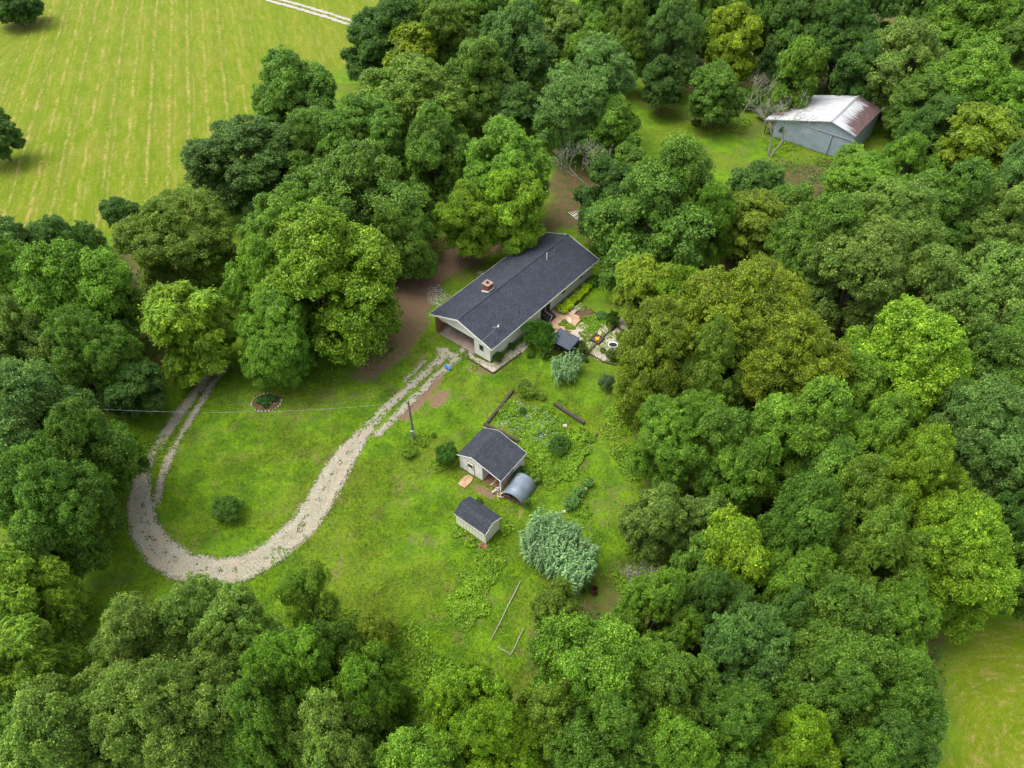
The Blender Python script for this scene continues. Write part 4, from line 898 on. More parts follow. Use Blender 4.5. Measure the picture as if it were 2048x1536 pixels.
def under():
    r = np.random.default_rng(5); n = 260000; x = r.uniform(-90, 120, n); y = r.uniform(12, 175, n); k = wood(x, y); x, y = x[k], y[k]; n = len(x)
    h = np.clip(fbm(x*.35, y*.35, 62)*4.4 - 1.5, .1, 2.6)
    c = np.stack([x, y, h*r.uniform(.35, 1, n)], 1); V = leafquads(c, np.array([0,0,1.]) + r.normal(size=(n,3))*.6, r.uniform(.25,.45,n), r.uniform(.16,.28,n), r)
    tag(link('undergrowth', quads_mesh('undergrowth', V, M_UNDER, r.uniform(.1, .9, n))), 'dark leafy undergrowth between the trunks of the wood', kind='stuff')
under()

# giant reeds
def reeds(name, poly, n, h, label, seed, parent=None):
    rr = np.random.default_rng(seed); P = np.array(poly, float); lo, hi = P.min(0), P.max(0); Q = []; T = []; mb = MB()
    cx, cy = at(*P.mean(0), h*.6); k = 0
    while k < n:
        p = rr.uniform(lo, hi)
        if not inpoly(np.array([p[0]]), np.array([p[1]]), P)[0]: continue
        k += 1; x, y = at(p[0], p[1], h*.85); x -= cx; y -= cy; H = h*rr.uniform(.8, 1.12)
        bx, by = x*.86, y*.86; top = np.array([x + rr.normal()*.1, y + rr.normal()*.1, H])
        b0 = np.array([bx, by, 0.]); mb.tube([tuple(b0), tuple((b0+top)/2), tuple(top)], [.018, .014, .006], 3, False)
        m = int(H*5); a0 = rr.uniform(0, 6.28)
        for j in range(m):
            t = .18 + .82*j/m; c = b0*(1-t) + top*t; a = a0 + (j % 2)*np.pi + rr.normal()*.35; L = .62*(1 - .35*t)*rr.uniform(.8, 1.2); wd = .05
            d = np.array([np.cos(a), np.sin(a), 0]); s = np.array([-d[1], d[0], 0]); up = np.array([0, 0, 1.])
            p0, p1, p2, p3 = c, c + d*L*.35 + up*L*.32, c + d*L*.75 + up*L*.22, c + d*L*1.0 - up*L*.12
            Q += [[p0 - s*wd*.6, p0 + s*wd*.6, p1 + s*wd, p1 - s*wd], [p1 - s*wd, p1 + s*wd, p2 + s*wd*.8, p2 - s*wd*.8], [p2 - s*wd*.8, p2 + s*wd*.8, p3 + s*.004, p3 - s*.004]]
            v = np.clip(.5 + rr.normal()*.25, 0, 1); T += [v*.7, v*1.1, min(1.2, v*1.5)]
    o = empty(name, (cx, cy, 0), 0, label, 'plant', 'giant reed clumps')
    link('leaves', quads_mesh('leaves', np.array(Q), M_LEAF, np.array(T)), o, (.165, .30, .12)); mb.build('canes', simple('reed_cane', (.16,.22,.08), (.1,.15,.05)), o)
reeds('giant_reed', [(1042,1060),(1052,1040),(1075,1022),(1110,1022),(1135,1040),(1165,1062),(1190,1085),(1196,1115),(1188,1145),(1172,1165),(1148,1172),(1125,1150),(1095,1128),(1065,1112),(1045,1090)], 330, 3.6, 'big billowing clump of tall pale reeds on the lower lawn beside the rusty barrel', 4)
reeds('giant_reed', [(1102,722),(1116,712),(1140,700),(1158,700),(1160,720),(1150,742),(1125,750),(1106,745)], 60, 2.6, 'small clump of pale reeds leaning on the slate blue shelter', 6)

# ------------------------------------------------------------------ house
def frame_obj(name, ox, oy, yaw, label, cat): return empty(name, (ox, oy, 0), yaw, label, cat)
def window(parent, u0, u1, v0, v1, z0, z1, axis, out, mull=0, name='window'):
    """framed window set proud of a wall; axis 'u' = wall runs along u"""
    w_ = MB(); t = .05
    def bx(mb, a0, a1, zz0, zz1, d0, d1):
        if axis == 'u': mb.box(a0, a1, -(v0 + out*d0), -(v0 + out*d1), zz0, zz1)
        else: mb.box(u0 + out*d0, u0 + out*d1, -a0, -a1, zz0, zz1)
    a0, a1 = (u0, u1) if axis == 'u' else (v0, v1)
    for q in ((a0-t, a0, z0-t, z1+t), (a1, a1+t, z0-t, z1+t), (a0, a1, z1, z1+t), (a0, a1, z0-t, z0)): bx(w_, *q, 0, .05)
    for k in range(mull): m = a0 + (a1-a0)*(k+1)/(mull+1); bx(w_, m-.03, m+.03, z0, z1, 0, .045)
    f = w_.build(name, M_FRAME, parent); p = MB(); bx(p, a0, a1, z0, z1, .002, .02); p.build('pane', M_GLASS, f); return f

H_ = frame_obj('house', -6.21, 59.89, R(50.9), 'long single storey cream house with slate shingle roof, brick chimney and open carport', 'house')
L, Wl, Wr, he, hr = 21.32, 4.57, 5.06, 2.78, 4.39
sl, sr = (hr-he)/Wl, (hr-he)/Wr
rf = MB().prism([(-Wl,he),(0,hr),(Wr,he),(Wr,he-.12),(0,hr-.12),(-Wl,he-.12)], 0, L).build('roof', M_SHING, H_)
MB().box(.02, L-.02, -.12, .12, hr-.004, hr+.035).build('ridge_cap', M_SHING2, rf)
tr = MB()
tr.prism([(-Wl-.02,he-.2),(-Wl-.02,he+.01),(0,hr+.01),(Wr+.02,he+.01),(Wr+.02,he-.2),(0,hr-.2)], -.03, 0)
tr.prism([(-Wl-.02,he-.2),(-Wl-.02,he+.01),(0,hr+.01),(Wr+.02,he+.01),(Wr+.02,he-.2),(0,hr-.2)], L, L+.03)
tr.box(0, L, -Wr, -Wr-.02, he-.2, he-.005); tr.box(0, L, Wl, Wl+.02, he-.2, he-.005)
tr.build('fascia', M_WHITE, H_)
uw0, uw1, vl, vr = .53, 20.8, -3.95, 4.35
zr_ = hr-.13 - sr*vr; zl_ = hr-.13 - sl*(-vl)
wl = MB()
wl.box(uw0, uw1, -vr, -vr+.12, .25, zr_)                                   # right wall
wl.box(6.6, uw1, -vl-.12, -vl, .1, zl_)                                     # left wall
wl.prism([(vl+.12,.1),(vl+.12,hr-.13-sl*(-vl-.12)),(0,hr-.13),(vr-.12,hr-.13-sr*(vr-.12)),(vr-.12,.1)], uw1-.12, uw1-.002)   # far gable
wl.prism([(vl+.12,.1),(vl+.12,hr-.13-sl*(-vl-.12)),(0,hr-.14),(2.0,hr-.14-sr*2),(2.0,.1)], 6.6, 6.72)  # carport back wall
wl.box(uw0+.1, 6.6, -2.12, -2.0, .1, 3.0)                                   # carport inner side wall
wl.build('wall', M_LAP, H_)
MB().prism([(2.0,.05),(2.0,2.35),(vl,2.35),(vl,hr-.14-sl*(-vl)),(0,hr-.14),(vr-.002,hr-.14-sr*vr),(vr-.002,.05)], uw0-.02, uw0+.08).build('gable', M_LAPF, H_)
MB().box(uw0-.05, uw0-.02, -1.98, -vl, 2.3, 2.5).build('beam', M_WHITE, H_)
MB().box(uw0-.05, uw0-.021, -vr-.03, -vr+.08, .05, 2.8).box(uw0-.05, uw0-.021, -2.12, -2.0, .05, 2.3).build('corner_board', M_WHITE, H_)
MB().box(uw0+.1, uw1, -vr-.03, -vr+.1, -.1, .25).build('foundation', simple('foundation_block', (.33,.33,.33), (.24,.24,.24), 4), H_)
MB().box(.32, 6.6, -1.99, 4.0, -.1, .1).build('carport_floor', M_CONC, H_)
MB().box(.35, .85, 3.5, 4.0, .1, 2.45).build('brick_pier', M_BRICK, H_)
MB().box(.85, 6.6, 3.8, 4.0, .1, .95).build('low_wall', M_BRICK, H_)
rl = MB().box(.85, 6.6, 3.78, 3.9, 1.55, 1.65)
for u in (2.2, 3.8, 5.4): rl.box(u, u+.12, 3.78, 3.92, .95, 2.7)
rl.build('railing', M_REDW, H_)
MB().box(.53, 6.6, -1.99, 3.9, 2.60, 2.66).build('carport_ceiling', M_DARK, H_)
window(H_, uw0-.02, 0, 2.78, 3.38, 1.1, 2.0, 'v', -1)
window(H_, 14.35, 14.95, vr, 0, 1.2, 2.0, 'u', 1); window(H_, 18.05, 18.65, vr, 0, 1.2, 2.0, 'u', 1)
dr = window(H_, 10.0, 11.9, vr, 0, .35, 2.4, 'u', 1, 1, 'sliding_door')
ch = MB().box(6.1, 7.0, .6, 1.5, 3.6, 5.05).build('chimney', M_BRICK, H_)
MB().box(6.04, 7.06, .54, 1.56, 5.05, 5.13).build('chimney_cap', simple('sooty_mortar', (.30,.22,.18), (.18,.12,.1), 6), ch)
MB().tube([(6.55,1.05,5.1),(6.55,1.05,5.3)], .16, 8).build('flue', M_DARK, ch)
MB().prism([(-1.58,hr-sl*1.58+.004),(-1.58,hr-sl*1.58+.16),(-.52,hr-sl*.52+.16),(-.52,hr-sl*.52+.004)], 6.03, 7.07).build('flashing', M_WHITE, ch)
MB().tube([(15.6,-.9,4.0),(15.6,-.9,5.15)], .05, 8).build('vent_pipe', M_WHITE, H_)
MB().tube([(17.4,-.7,4.0),(17.4,-.7,4.5)], .06, 8).build('vent_pipe', M_GALV, H_)
MB().tube([(6.4,-3.9,3.0),(6.4,-3.9,3.7)], .05, 8).build('vent_pipe', M_DARK, H_)
mast = MB().tube([(2.75,-3.9,3.0),(2.75,-3.9,4.0),(2.6,-3.95,4.15),(2.45,-4.0,4.05)], .05, 8).build('service_mast', M_GALV, H_)
MB().rock((2.42,-4.02,4.02), .11, .9).build('weatherhead', M_WHITE, mast)
MB().bar((2.75,-3.9,3.9), (2.2,-3.3,3.5), .03, .03).build('brace', M_GALV, mast)
# television aerial on its mast behind the house
x, y = at(1150, 462, 0); A = empty('television_aerial', (x+0, y-3.4, 0), R(35), 'white television aerial with many rods on a mast behind the far end of the house', 'aerial')
MB().tube([(0,0,0),(0,0,5.6)], .03, 6).build('mast', M_GALV, A)
bm_ = MB().bar((-1.2,0,5.2),(1.2,0,5.2), .05, .05).build('boom', M_WHITE, A)
for k in range(8): MB().bar((-1.1+k*.3,-.9+.08*k,5.22),(-1.1+k*.3,.9-.08*k,5.22), .035, .035).build('rod', M_WHITE, A)
MB().bar((-.5,0,4.4),(.5,.2,4.5), .05, .05).bar((-.35,-.3,4.42),(-.35,.3,4.42), .03, .03).bar((.2,-.3,4.47),(.2,.3,4.47), .03, .03).build('lower_boom', M_WHITE, A)

# ------------------------------------------------------------------ workshop
Wk = frame_obj('workshop', -3.92, 41.49, R(53.7), 'white board workshop with slate shingle roof and open porch side on the lawn', 'outbuilding')
L, Wl, Wr, he, hr = 4.27, 1.92, 3.55, 2.05, 3.01; sl, sr = (hr-he)/Wl, (hr-he)/Wr
MB().prism([(-Wl,he),(0,hr),(Wr,he),(Wr,he-.08),(0,hr-.08),(-Wl,he-.08)], 0, L).build('roof', M_SHING2, Wk)
MB().prism([(-Wl-.01,he-.11),(-Wl-.01,he+.005),(0,hr+.005),(Wr+.01,he+.005),(Wr+.01,he-.11),(0,hr-.11)], -.02, 0).prism([(-Wl-.01,he-.11),(-Wl-.01,he+.005),(0,hr+.005),(Wr+.01,he+.005),(Wr+.01,he-.11),(0,hr-.11)], L, L+.02).box(0, L, -Wr, -Wr-.015, he-.11, he-.004).build('fascia', M_WHITE, Wk)
ws = MB(); zt = lambda v: hr - .085 - (sr*v if v > 0 else -sl*v)
ws.prism([(-1.74,0),(-1.74,zt(-1.74)),(0,zt(0)),(1.13,zt(1.13)),(1.13,0)], .15, .22)
ws.prism([(-1.74,0),(-1.74,zt(-1.74)),(0,zt(0)),(3.38,zt(3.38)),(3.38,0)], 4.05, 4.12)
ws.box(.22, 4.05, 1.67, 1.74, 0, zt(-1.74)); ws.box(.22, 4.05, -1.13, -1.06, 0, zt(1.13)-.01)
ws.box(2.4, 4.05, -3.38, -3.31, .1, zt(3.38)-.01)
ws.build('wall', M_BOARD, Wk)
pb = MB().box(.3, 2.4, -3.38, -3.34, .95, 1.3)
for k in range(6): pb.box(.35+k*.35, .45+k*.35, -3.375, -3.345, .25, .95)
pb.build('slatted_side', simple('grey_slats', (.45,.43,.4), (.2,.17,.15), 4), Wk)
MB().box(.12, .24, -3.40, -3.28, 0, zt(3.4)-.01).build('porch_post', M_WHITE, Wk)
MB().box(.2, 4.05, -3.3, -1.14, 0, .03).build('porch_floor', simple('red_soil', (.22,.10,.06), (.13,.07,.045), 3), Wk)
dd = MB().box(.10, .149, .7, -.08, .04, 1.82).build('door', M_WHITE, Wk); window(dd, .10, 0, -.6, -.02, 1.05, 1.62, 'v', -1)
MB().box(.1, .14, .70, .76, 0, 1.9).box(.1, .14, -.14, -.08, 0, 1.9).box(.1, .14, .7, -.08, 1.82, 1.9).build('door_frame', M_WOOD, Wk)
MB().rock((.08,-.0,.95), .035).build('handle', M_DARK, dd)
# small garden shed
S = frame_obj('garden_shed', -4.71, 36.78, R(-37.8), 'small cream panelled shed with grey shingle gable roof on brick footings', 'shed')
L, Wl, Wr, he, hr = 3.81, 1.24, 1.17, 2.0, 2.66; zt = lambda v: hr - .07 - (hr-he)/1.2*abs(v)
MB().prism([(-Wl,he),(0,hr),(Wr,he),(Wr,he-.07),(0,hr-.07),(-Wl,he-.07)], 0, L).build('roof', M_SHING2, S)
MB().prism([(-Wl-.01,he-.09),(-Wl-.01,he+.005),(0,hr+.005),(Wr+.01,he+.005),(Wr+.01,he-.09),(0,hr-.09)], L, L+.02).box(0, L, -Wr, -Wr-.012, he-.09, he-.004).build('fascia', M_WHITE, S)
MB().prism([(-1.05,.18),(-1.05,zt(-1.05)),(0,zt(0)),(1.02,zt(1.02)),(1.02,.18)], .12, 3.68).build('wall', M_SHEDB, S)
for u, v in ((.3,-.9),(.3,.9),(3.4,-.9),(3.4,.9),(1.8,.9)): MB().box(u-.15, u+.2, -v-.12, -v+.12, 0, .18).build('brick_footing', M_BRICK, S)
MB().box(1.15, 1.9, -1.05, -1.021, 1.55, 1.7).build('vent_flap', simple('teal_paint', (.25,.33,.32), (.2,.26,.25)), S)
MB().box(3.66, 3.70, -1.04, -1.0, .18, 1.9).build('corner_board', M_WHITE, S)

# ------------------------------------------------------------------ barn
B = frame_obj('metal_barn', 49.8, 104.97, R(50.9), 'large blue grey metal barn with white and rusty roof among the trees', 'barn')
L, Wl, Wr, he, hr, hR = 11.55, 10.31, 4.23, 2.50, 5.37, 4.29; sl = (hr-he)/Wl; sr = (hr-hR)/Wr; zt = lambda v: hr - .1 - (sr*v if v > 0 else -sl*v)
MB().prism([(-Wl,he),(0,hr),(Wr,hR),(Wr,hR-.08),(0,hr-.08),(-Wl,he-.08)], 0, L).build('roof', M_BROOF, B)
MB().bar((0,0,hr+.02),(L,0,hr+.02), .35, .05).build('ridge_cap', M_GALV, B)
bw = MB(); vl = -8.56; vr = 4.09
bw.prism([(vl,0),(vl,zt(vl)),(0,zt(0)),(vr,zt(vr)),(vr,0)], .3, .38); bw.prism([(vl,0),(vl,zt(vl)),(0,zt(0)),(vr,zt(vr)),(vr,0)], 11.2, 11.28)
bw.box(.38, 11.2, -vr, -vr+.08, 0, zt(vr)); bw.box(.38, 11.2, -vl-.08, -vl, 0, zt(vl)); bw.build('wall', M_BARNW, B)
MB().box(.17, .24, 4.2, -.9, .05, 3.3).build('sliding_door', M_BARNW, B); MB().box(.245, .295, -.7, -4.0, .05, 3.25).build('sliding_door', M_BARNW, B)
MB().box(.12, .30, 4.4, -4.1, 3.32, 3.42).build('door_track', M_GALV, B); MB().box(.15, .17, -.9, -.82, .05, 3.3).build('door_edge', M_DARK, B)
MB().box(.24, .30, -4.09, -3.98, 0, 3.3).build('corner_trim', M_GALV, B)
MB().bar((-.02,Wl,he-.06),(-.02,0,hr-.06),.03,.14).bar((-.02,0,hr-.06),(-.02,-Wr,hR-.06),.03,.14).build('rake_trim', M_GALV, B)
for u in (.5, 5.7, 11.0): MB().box(u, u+.14, 10.0, 10.14, 0, 2.45).build('lean_to_post', M_DARKW, B)
for k, (u, v, q) in enumerate(((1.0,-9.3,.45), (2.6,-9.5,.55))):
    lx = B.matrix_world; c, s_ = math.cos(R(50.9)), math.sin(R(50.9)); X_, Y_ = 49.8 + u*c + v*s_, 104.97 + u*s_ - v*c
    mb = MB()
    for j in range(5): mb.bar((-.8+.1*j, -.4+.2*j, .1+.13*j), (.9, -.5+.22*j, .15+.16*j), .12, .06)
    o = mb.build('lumber_pile', M_DARKW); o.location = (X_, Y_, 0); o.rotation_euler[2] = k*1.1
    tag(o, ('dark lumber pile under the open left side of the barn, nearer the door wall', 'dark lumber pile under the open left side of the barn, farther inside')[k], 'lumber', 'lumber under the barn roof')
x, y = at(1440, 244); o = MB().tube([(0,0,.08),(1.4,-.5,.1)], .09, 8).build('white_pipe', M_WHITE); o.location = (x-.7, y, 0); tag(o, 'short white pipe lying at the border of the far lawn', 'pipe')

# ------------------------------------------------------------------ slate blue shelter
x0, y0 = at(1098, 700, 0); Sh = empty('garden_shelter', (x0, y0, 0), R(-38), 'small slate blue ribbed metal roof shelter on posts beside the large bush', 'shelter')
mb = MB(); Wd, Dp = 2.9, 2.0
mb.add([(0,-.1,1.75),(Wd,-.1,1.75),(Wd,Dp,2.1),(0,Dp,2.1),(0,-.1,1.70),(Wd,-.1,1.70),(Wd,Dp,2.05),(0,Dp,2.05)], [(0,1,2,3),(7,6,5,4),(0,4,5,1),(1,5,6,2),(2,6,7,3),(3,7,4,0)])
rfs = mb.build('roof', ribmat('slate_blue_ribbed_roof', (.10,.12,.16), (.14,.16,.2), 0, .24, .4, .05, True, .3, lines=.75), Sh)
for i_, (a, b_) in enumerate(((.1,.05),(Wd-.15,.05),(.1,Dp-.15),(Wd-.15,Dp-.15))): MB().box(a, a+.09, b_, b_+.09, 0, 1.72 + (.3 if i_ > 1 else 0)).build('post', M_WHITE if i_ < 2 else M_DARKW, Sh)
MB().box(.15, Wd-.15, Dp-.1, Dp-.06, 0, 1.95).box(Wd-.12, Wd-.08, .2, Dp-.1, 0, 1.8).build('back_panel', M_DARK, Sh)
MB().box(.3, 1.2, .5, 1.2, 0, .7).build('firewood_box', M_DARKW, Sh)

# steel arch
Qn = empty('steel_arch_shelter', (-.05, 38.35, 0), R(60), 'half round corrugated steel arch shelter beside the workshop porch', 'shelter')
mb = MB(); nL, nA = 60, 20; P0 = []
for i in range(nL+1):
    xx = 2.75*i/nL; rr = 1.22 + .018*math.sin(i*math.pi*.66)
    for j in range(nA+1):
        a = math.pi*j/nA; P0.append((xx, -math.cos(a)*rr, math.sin(a)*rr*1.08 + .05))
mb.add(P0, [(i*(nA+1)+j, i*(nA+1)+j+1, (i+1)*(nA+1)+j+1, (i+1)*(nA+1)+j) for i in range(nL) for j in range(nA)])
o = mb.build('arch_sheet', M_QUON, Qn, True); m_ = o.modifiers.new('solid', 'SOLIDIFY'); m_.thickness = .02
MB().box(2.7, 2.73, -1.15, 1.15, 0, .9).build('rear_board', M_DARKW, Qn); MB().box(.1, 2.6, -1.05, 1.05, 0, .04).build('soil_floor', M_MULCH, Qn)

# ------------------------------------------------------------------ small things round the workshop
def thing(name, mb, mat, px, py, rz, label, cat, group=None, z=0, sm=False):
    x, y = at(px, py, z); o = mb.build(name, mat, None, sm); o.location = (x, y, z); o.rotation_euler[2] = rz; return tag(o, label, cat, group)
ang = np.linspace(0, 2*np.pi, 16, endpoint=False)
slab = MB(); pr = [(.75*math.cos(a)*(1+.1*math.sin(3*a)), .5*math.sin(a)) for a in ang]
pr = [(-.75,-.42),(.1,-.5),(.62,-.42),(.78,-.1),(.74,.3),(.5,.46),(-.1,.48),(-.75,.45)]; pr = [tuple(np.array(pr[i//2])*(1 - .5*(i % 2)) + np.array(pr[(i//2+1) % 8])*.5*(i % 2)) for i in range(16)]
slab.add([(a, b, .0) for a, b in pr] + [(a, b, .05) for a, b in pr], [tuple(range(16))[::-1], tuple(range(16, 32))] + [(i, (i+1) % 16, (i+1) % 16+16, i+16) for i in range(16)])
thing('doorstep_slab', slab, M_PATIO, 932, 962, R(55), 'rounded tan concrete slab in front of the workshop door', 'slab')
def blk(): return MB().box(-.2,.2,-.1,.1,0,.19).box(-.17,-.02,-.101,-.1,.02,.17)
for k, (px, py, z, rz) in enumerate(((988,985,0,.3), (994,984,0,.4), (991,982,.19,.5), (995,978,.19,.35))):
    thing('concrete_block', blk(), M_STONE, px, py, rz, ('left lower concrete block beside the porch post', 'right lower concrete block beside the porch post', 'left upper concrete block of the stack beside the porch post', 'right upper concrete block of the stack beside the porch post')[k], 'block', 'concrete blocks by the porch', z)
rub = MB(); 
for k in range(46): rub.rock((random.uniform(-.55,.55), random.uniform(-.35,.35), random.uniform(.03,.14)), random.uniform(.05,.11))
thing('rubble', rub, tonemat('rubble', (.5,.3,.2), (.5,.3,.2)), 1006, 991, .2, None, None).update_tag()
o = C.objects['rubble']; o['kind'] = 'stuff'; o['label'] = 'heap of pale and orange stone rubble before the steel arch'
o.data.materials[0] = simple('stone_rubble', (.55,.47,.38), (.34,.13,.06), 7, .9)
brk = MB()
for k in range(22): 
    a, b = random.uniform(-.35,.35), random.uniform(-.22,.22); brk.bar((a,b,.04+.03*(k%3)), (a+random.uniform(.1,.2), b+random.uniform(-.15,.15), .05+.03*(k%3)), .1, .06)
o = thing('broken_bricks', brk, M_BRICK, 964, 1092, 0, None, None); o['kind'] = 'stuff'; o['label'] = 'broken red bricks at the front corner of the shed'
o = thing('wooden_plank', MB().box(-.7,.7,-.09,.09,.02,.06), M_WOOD, 990, 962, R(54), 'brown plank on the soil of the workshop porch', 'plank')
# rusty barrel
x, y = at(1188, 1186); Bl = empty('rusty_barrel', (x, y, 0), 0, 'open rusty burn barrel at the lower end of the big reed clump', 'barrel')
n = 20; prof = [(.29,0),(.30,.02),(.29,.05),(.29,.28),(.305,.30),(.29,.32),(.29,.58),(.305,.60),(.29,.62),(.29,.86),(.305,.88),(.28,.88),(.27,.86),(.27,.12)]
vs = [(q*math.cos(2*math.pi*k/n), q*math.sin(2*math.pi*k/n), zz) for q, zz in prof for k in range(n)]
MB().add(vs, [(i*n+k, i*n+(k+1) % n, (i+1)*n+(k+1) % n, (i+1)*n+k) for i in range(len(prof)-1) for k in range(n)]).build('drum', M_RUST, Bl)
MB().tube([(0,0,.08),(0,0,.14)], .265, 16).build('ash', M_DARK, Bl)
# fallen rails
def rail(p, q, r, label, z=.08):
    a, b = at(*p), at(*q); mb = MB(); n = 6; pts = []
    for k in range(n+1):
        t = k/n; pts.append(((b[0]-a[0])*t + .02*math.sin(k*1.9), (b[1]-a[1])*t, z + .03*math.sin(k*1.3)))
    o = mb.tube(pts, [r*(1-.35*k/n) for k in range(n+1)], 7).build('wooden_rail', M_DEAD); o.location = (*a, 0); tag(o, label, 'rail', 'old rails lying on the lower lawn')
rail((1041,1163), (981,1283), .055, 'longest grey wooden rail lying on the lower lawn')
rail((1048,1256), (1022,1310), .055, 'middle length grey rail beside the wide green tree')
rail((1022,1310), (995,1294), .05, 'shortest grey rail touching the lower end of the middle one')
# blue sled
x, y = at(896, 737); mb = MB()
for i in range(13):
    for j in range(7):
        u, v = i/12*2-1, j/6*2-1; mb.v.append((u*.48*(1-.12*v*v), v*.2*(1-.3*max(0,u)**2), .05 + .12*abs(v)**3 + .12*abs(u)**5))
mb.f = [(i*7+j, i*7+j+1, (i+1)*7+j+1, (i+1)*7+j) for i in range(12) for j in range(6)]
o = mb.build('sled', M_BLUE, None, True); o.location = (x, y, .02); o.rotation_euler[2] = R(-42); o.modifiers.new('solid', 'SOLIDIFY').thickness = .03
tag(o, 'bright blue plastic sled lying at the end of the gravel track', 'sled')
# cellar hatch beside the sliding door
x, y = at(1096, 636); Ht = empty('cellar_hatch', (x, y, 0), R(50.9), 'black sloping hatch cover with a timber brace against the house wall by the sliding door', 'hatch')
MB().add([(-.75,.65,0),(.75,.65,0),(.75,-.75,0),(-.75,-.75,0),(-.75,.65,.8),(.75,.65,.8),(.75,-.75,.12),(-.75,-.75,.15)], [(0,1,2,3),(4,7,6,5),(0,4,5,1),(1,5,6,2),(2,6,7,3),(3,7,4,0)]).build('cover', M_BLACK, Ht)
MB().bar((-.78,-.75,.05),(-.2,-.75,.9),.06,.06).bar((-.2,-.75,.9),(-.25,.5,1.12),.06,.06).build('brace', M_WOOD, Ht)
# patio and gravel beds
def hl(u, v): c, s_ = math.cos(R(50.9)), math.sin(R(50.9)); return (-6.21 + u*c + v*s_, 59.89 + u*s_ - v*c)
def flat(name, uv, z0, z1, mat, label=None, cat=None, kind=None, group=None):
    P = [hl(*p) for p in uv]; n = len(P); cx = sum(p[0] for p in P)/n; cy = sum(p[1] for p in P)/n
    o = MB().add([(a-cx, b-cy, z0) for a, b in P] + [(a-cx, b-cy, z1) for a, b in P], [tuple(range(n))[::-1], tuple(range(n, 2*n))] + [(i, (i+1) % n, (i+1) % n+n, i+n) for i in range(n)]).build(name, mat)
    o.location = (cx, cy, 0); return tag(o, label, cat, group, kind)
flat('patio', [(12.3,4.5),(13.35,5.4),(13.5,8.2),(10.6,8.5),(9.4,5.9),(10.0,4.5)], -.02, .06, M_PATIO, kind='structure')
flat('patio_step', [(9.3,6.1),(10.4,8.6),(8.9,9.2),(8.0,7.5)], -.02, .05, M_PATIO, kind='structure')
o = flat('paint_patch', [(12.5,6.6),(12.6,7.1),(11.9,7.7),(11.8,7.2)], .062, .068, simple('worn_white_paint', (.50,.46,.42), (.38,.26,.17), 9), 'worn white paint patch lying on the tan patio', 'paint patch')
def poly_sheet(name, px, z, mat, ns=.5, kind='structure', cell=.12):
    P = gpts(px); lo, hi = P.min(0), P.max(0)
    return sheet(name, lambda x, y: polyval(x, y, P) + (fbm(x*2.5, y*2.5, 71)-.5)*ns > 0, (lo[0]-.5, hi[0]+.5, lo[1]-.5, hi[1]+.5), cell, z, mat, kind)
poly_sheet('gravel_path', [(1148,655),(1175,640),(1212,650),(1218,668),(1192,690),(1172,700),(1155,690),(1138,672)], .025, M_BEDGR)
poly_sheet('gravel_bed', [(1180,706),(1216,668),(1236,655),(1250,668),(1240,690),(1232,718),(1205,722),(1195,720)], .025, M_BEDGR)
poly_sheet('gravel_side', [(1240,632),(1256,628),(1262,660),(1250,668),(1238,652)], .025, M_BEDGR)
poly_sheet('gravel_strip', [(938,715),(944,712),(982,727),(1050,680),(1062,690),(1042,706),(986,745)], .025, M_BEDGR, .2)
poly_sheet('gravel_walk', [(1138,620),(1160,606),(1168,613),(1146,629)], .03, M_BEDGR, .3)
poly_sheet('mulch_bed', [(1146,629),(1172,613),(1186,624),(1166,645)], .028, M_MULCH, .3)
poly_sheet('mulch_bed', [(1113,617),(1130,625),(1160,603),(1190,560),(1180,556),(1120,612)], .018, M_MULCH, .3)
def timber(px0, px1, w_, h, label, mat=M_DARKW, name='edging_timber'):
    a, b = at(*px0), at(*px1); d = Vector((b[0]-a[0], b[1]-a[1], 0)); o = MB().bar((0,0,h/2), (d.x, d.y, h/2), w_, h).build(name, mat, None, False, .02); o.location = (*a, 0)
    tag(o, label, 'timber', 'dark edging timbers')
for p0, p1, w_, h, lb in (
 ((1026,782),(975,846),.28,.26,'long dark log along the upper left side of the glass pebble garden'),
 ((968,849),(1037,884),.30,.28,'dark log behind the workshop along the glass pebble garden'),
 ((1108,809),(1168,848),.34,.34,'thick black log on the right side of the glass pebble garden'),
 ((1160,870),(1170,860),.18,.12,'short dark timber by the bright weeds right of the glass pebble garden'),
 ((1172,898),(1195,867),.16,.12,'thin brown timber lying right of the glass pebble garden'),
 ((1070,908),(1104,930),.14,.10,'thin timber along the lower left edge of the pebble garden'),
 ((1137,942),(1165,908),.12,.10,'thin timber hidden in the bright weeds below the pebble garden'),
 ((938,719),(986,747),.14,.14,'dark timber edging the gravel in front of the house corner'),
 ((987,747),(1043,706),.14,.14,'dark timber edging the long side of the gravel strip by the house'),
 ((1160,725),(1196,685),.22,.16,'dark timber between the reed clump and the planter box'),
 ((1203,678),(1232,651),.22,.16,'dark timber from the planter box toward the upright bush'),
 ((1176,706),(1206,724),.14,.14,'dark timber on the lower edge of the gravel bed'),
 ((1206,724),(1234,731),.14,.14,'dark timber continuing to the golden trees along the gravel bed'),
 ((1148,629),(1172,611),.10,.10,'narrow timber between gravel walk and mulch bed'),
 ((1170,612),(1198,631),.10,.10,'narrow timber at the far side of the mulch bed'),
 ((1235,655),(1248,668),.12,.10,'short timber right of the upright dark green bush'),
 ((1170,684),(1186,682),.08,.08,'thin timber left of the planter box')): timber(p0, p1, w_, h, lb)
x, y = at(1194, 680); Pl = empty('planter_box', (x, y, 0), R(50.9), 'square dark timber planter box with yellow flowers in the gravel garden', 'planter')
MB().box(-.65,.65,-.65,-.5,0,.3).box(-.65,.65,.5,.65,0,.3).box(-.65,-.5,-.5,.5,0,.3).box(.5,.65,-.5,.5,0,.3).build('timber_frame', M_DARKW, Pl)
MB().box(-.5,.5,-.5,.5,0,.2).build('soil', M_MULCH, Pl)
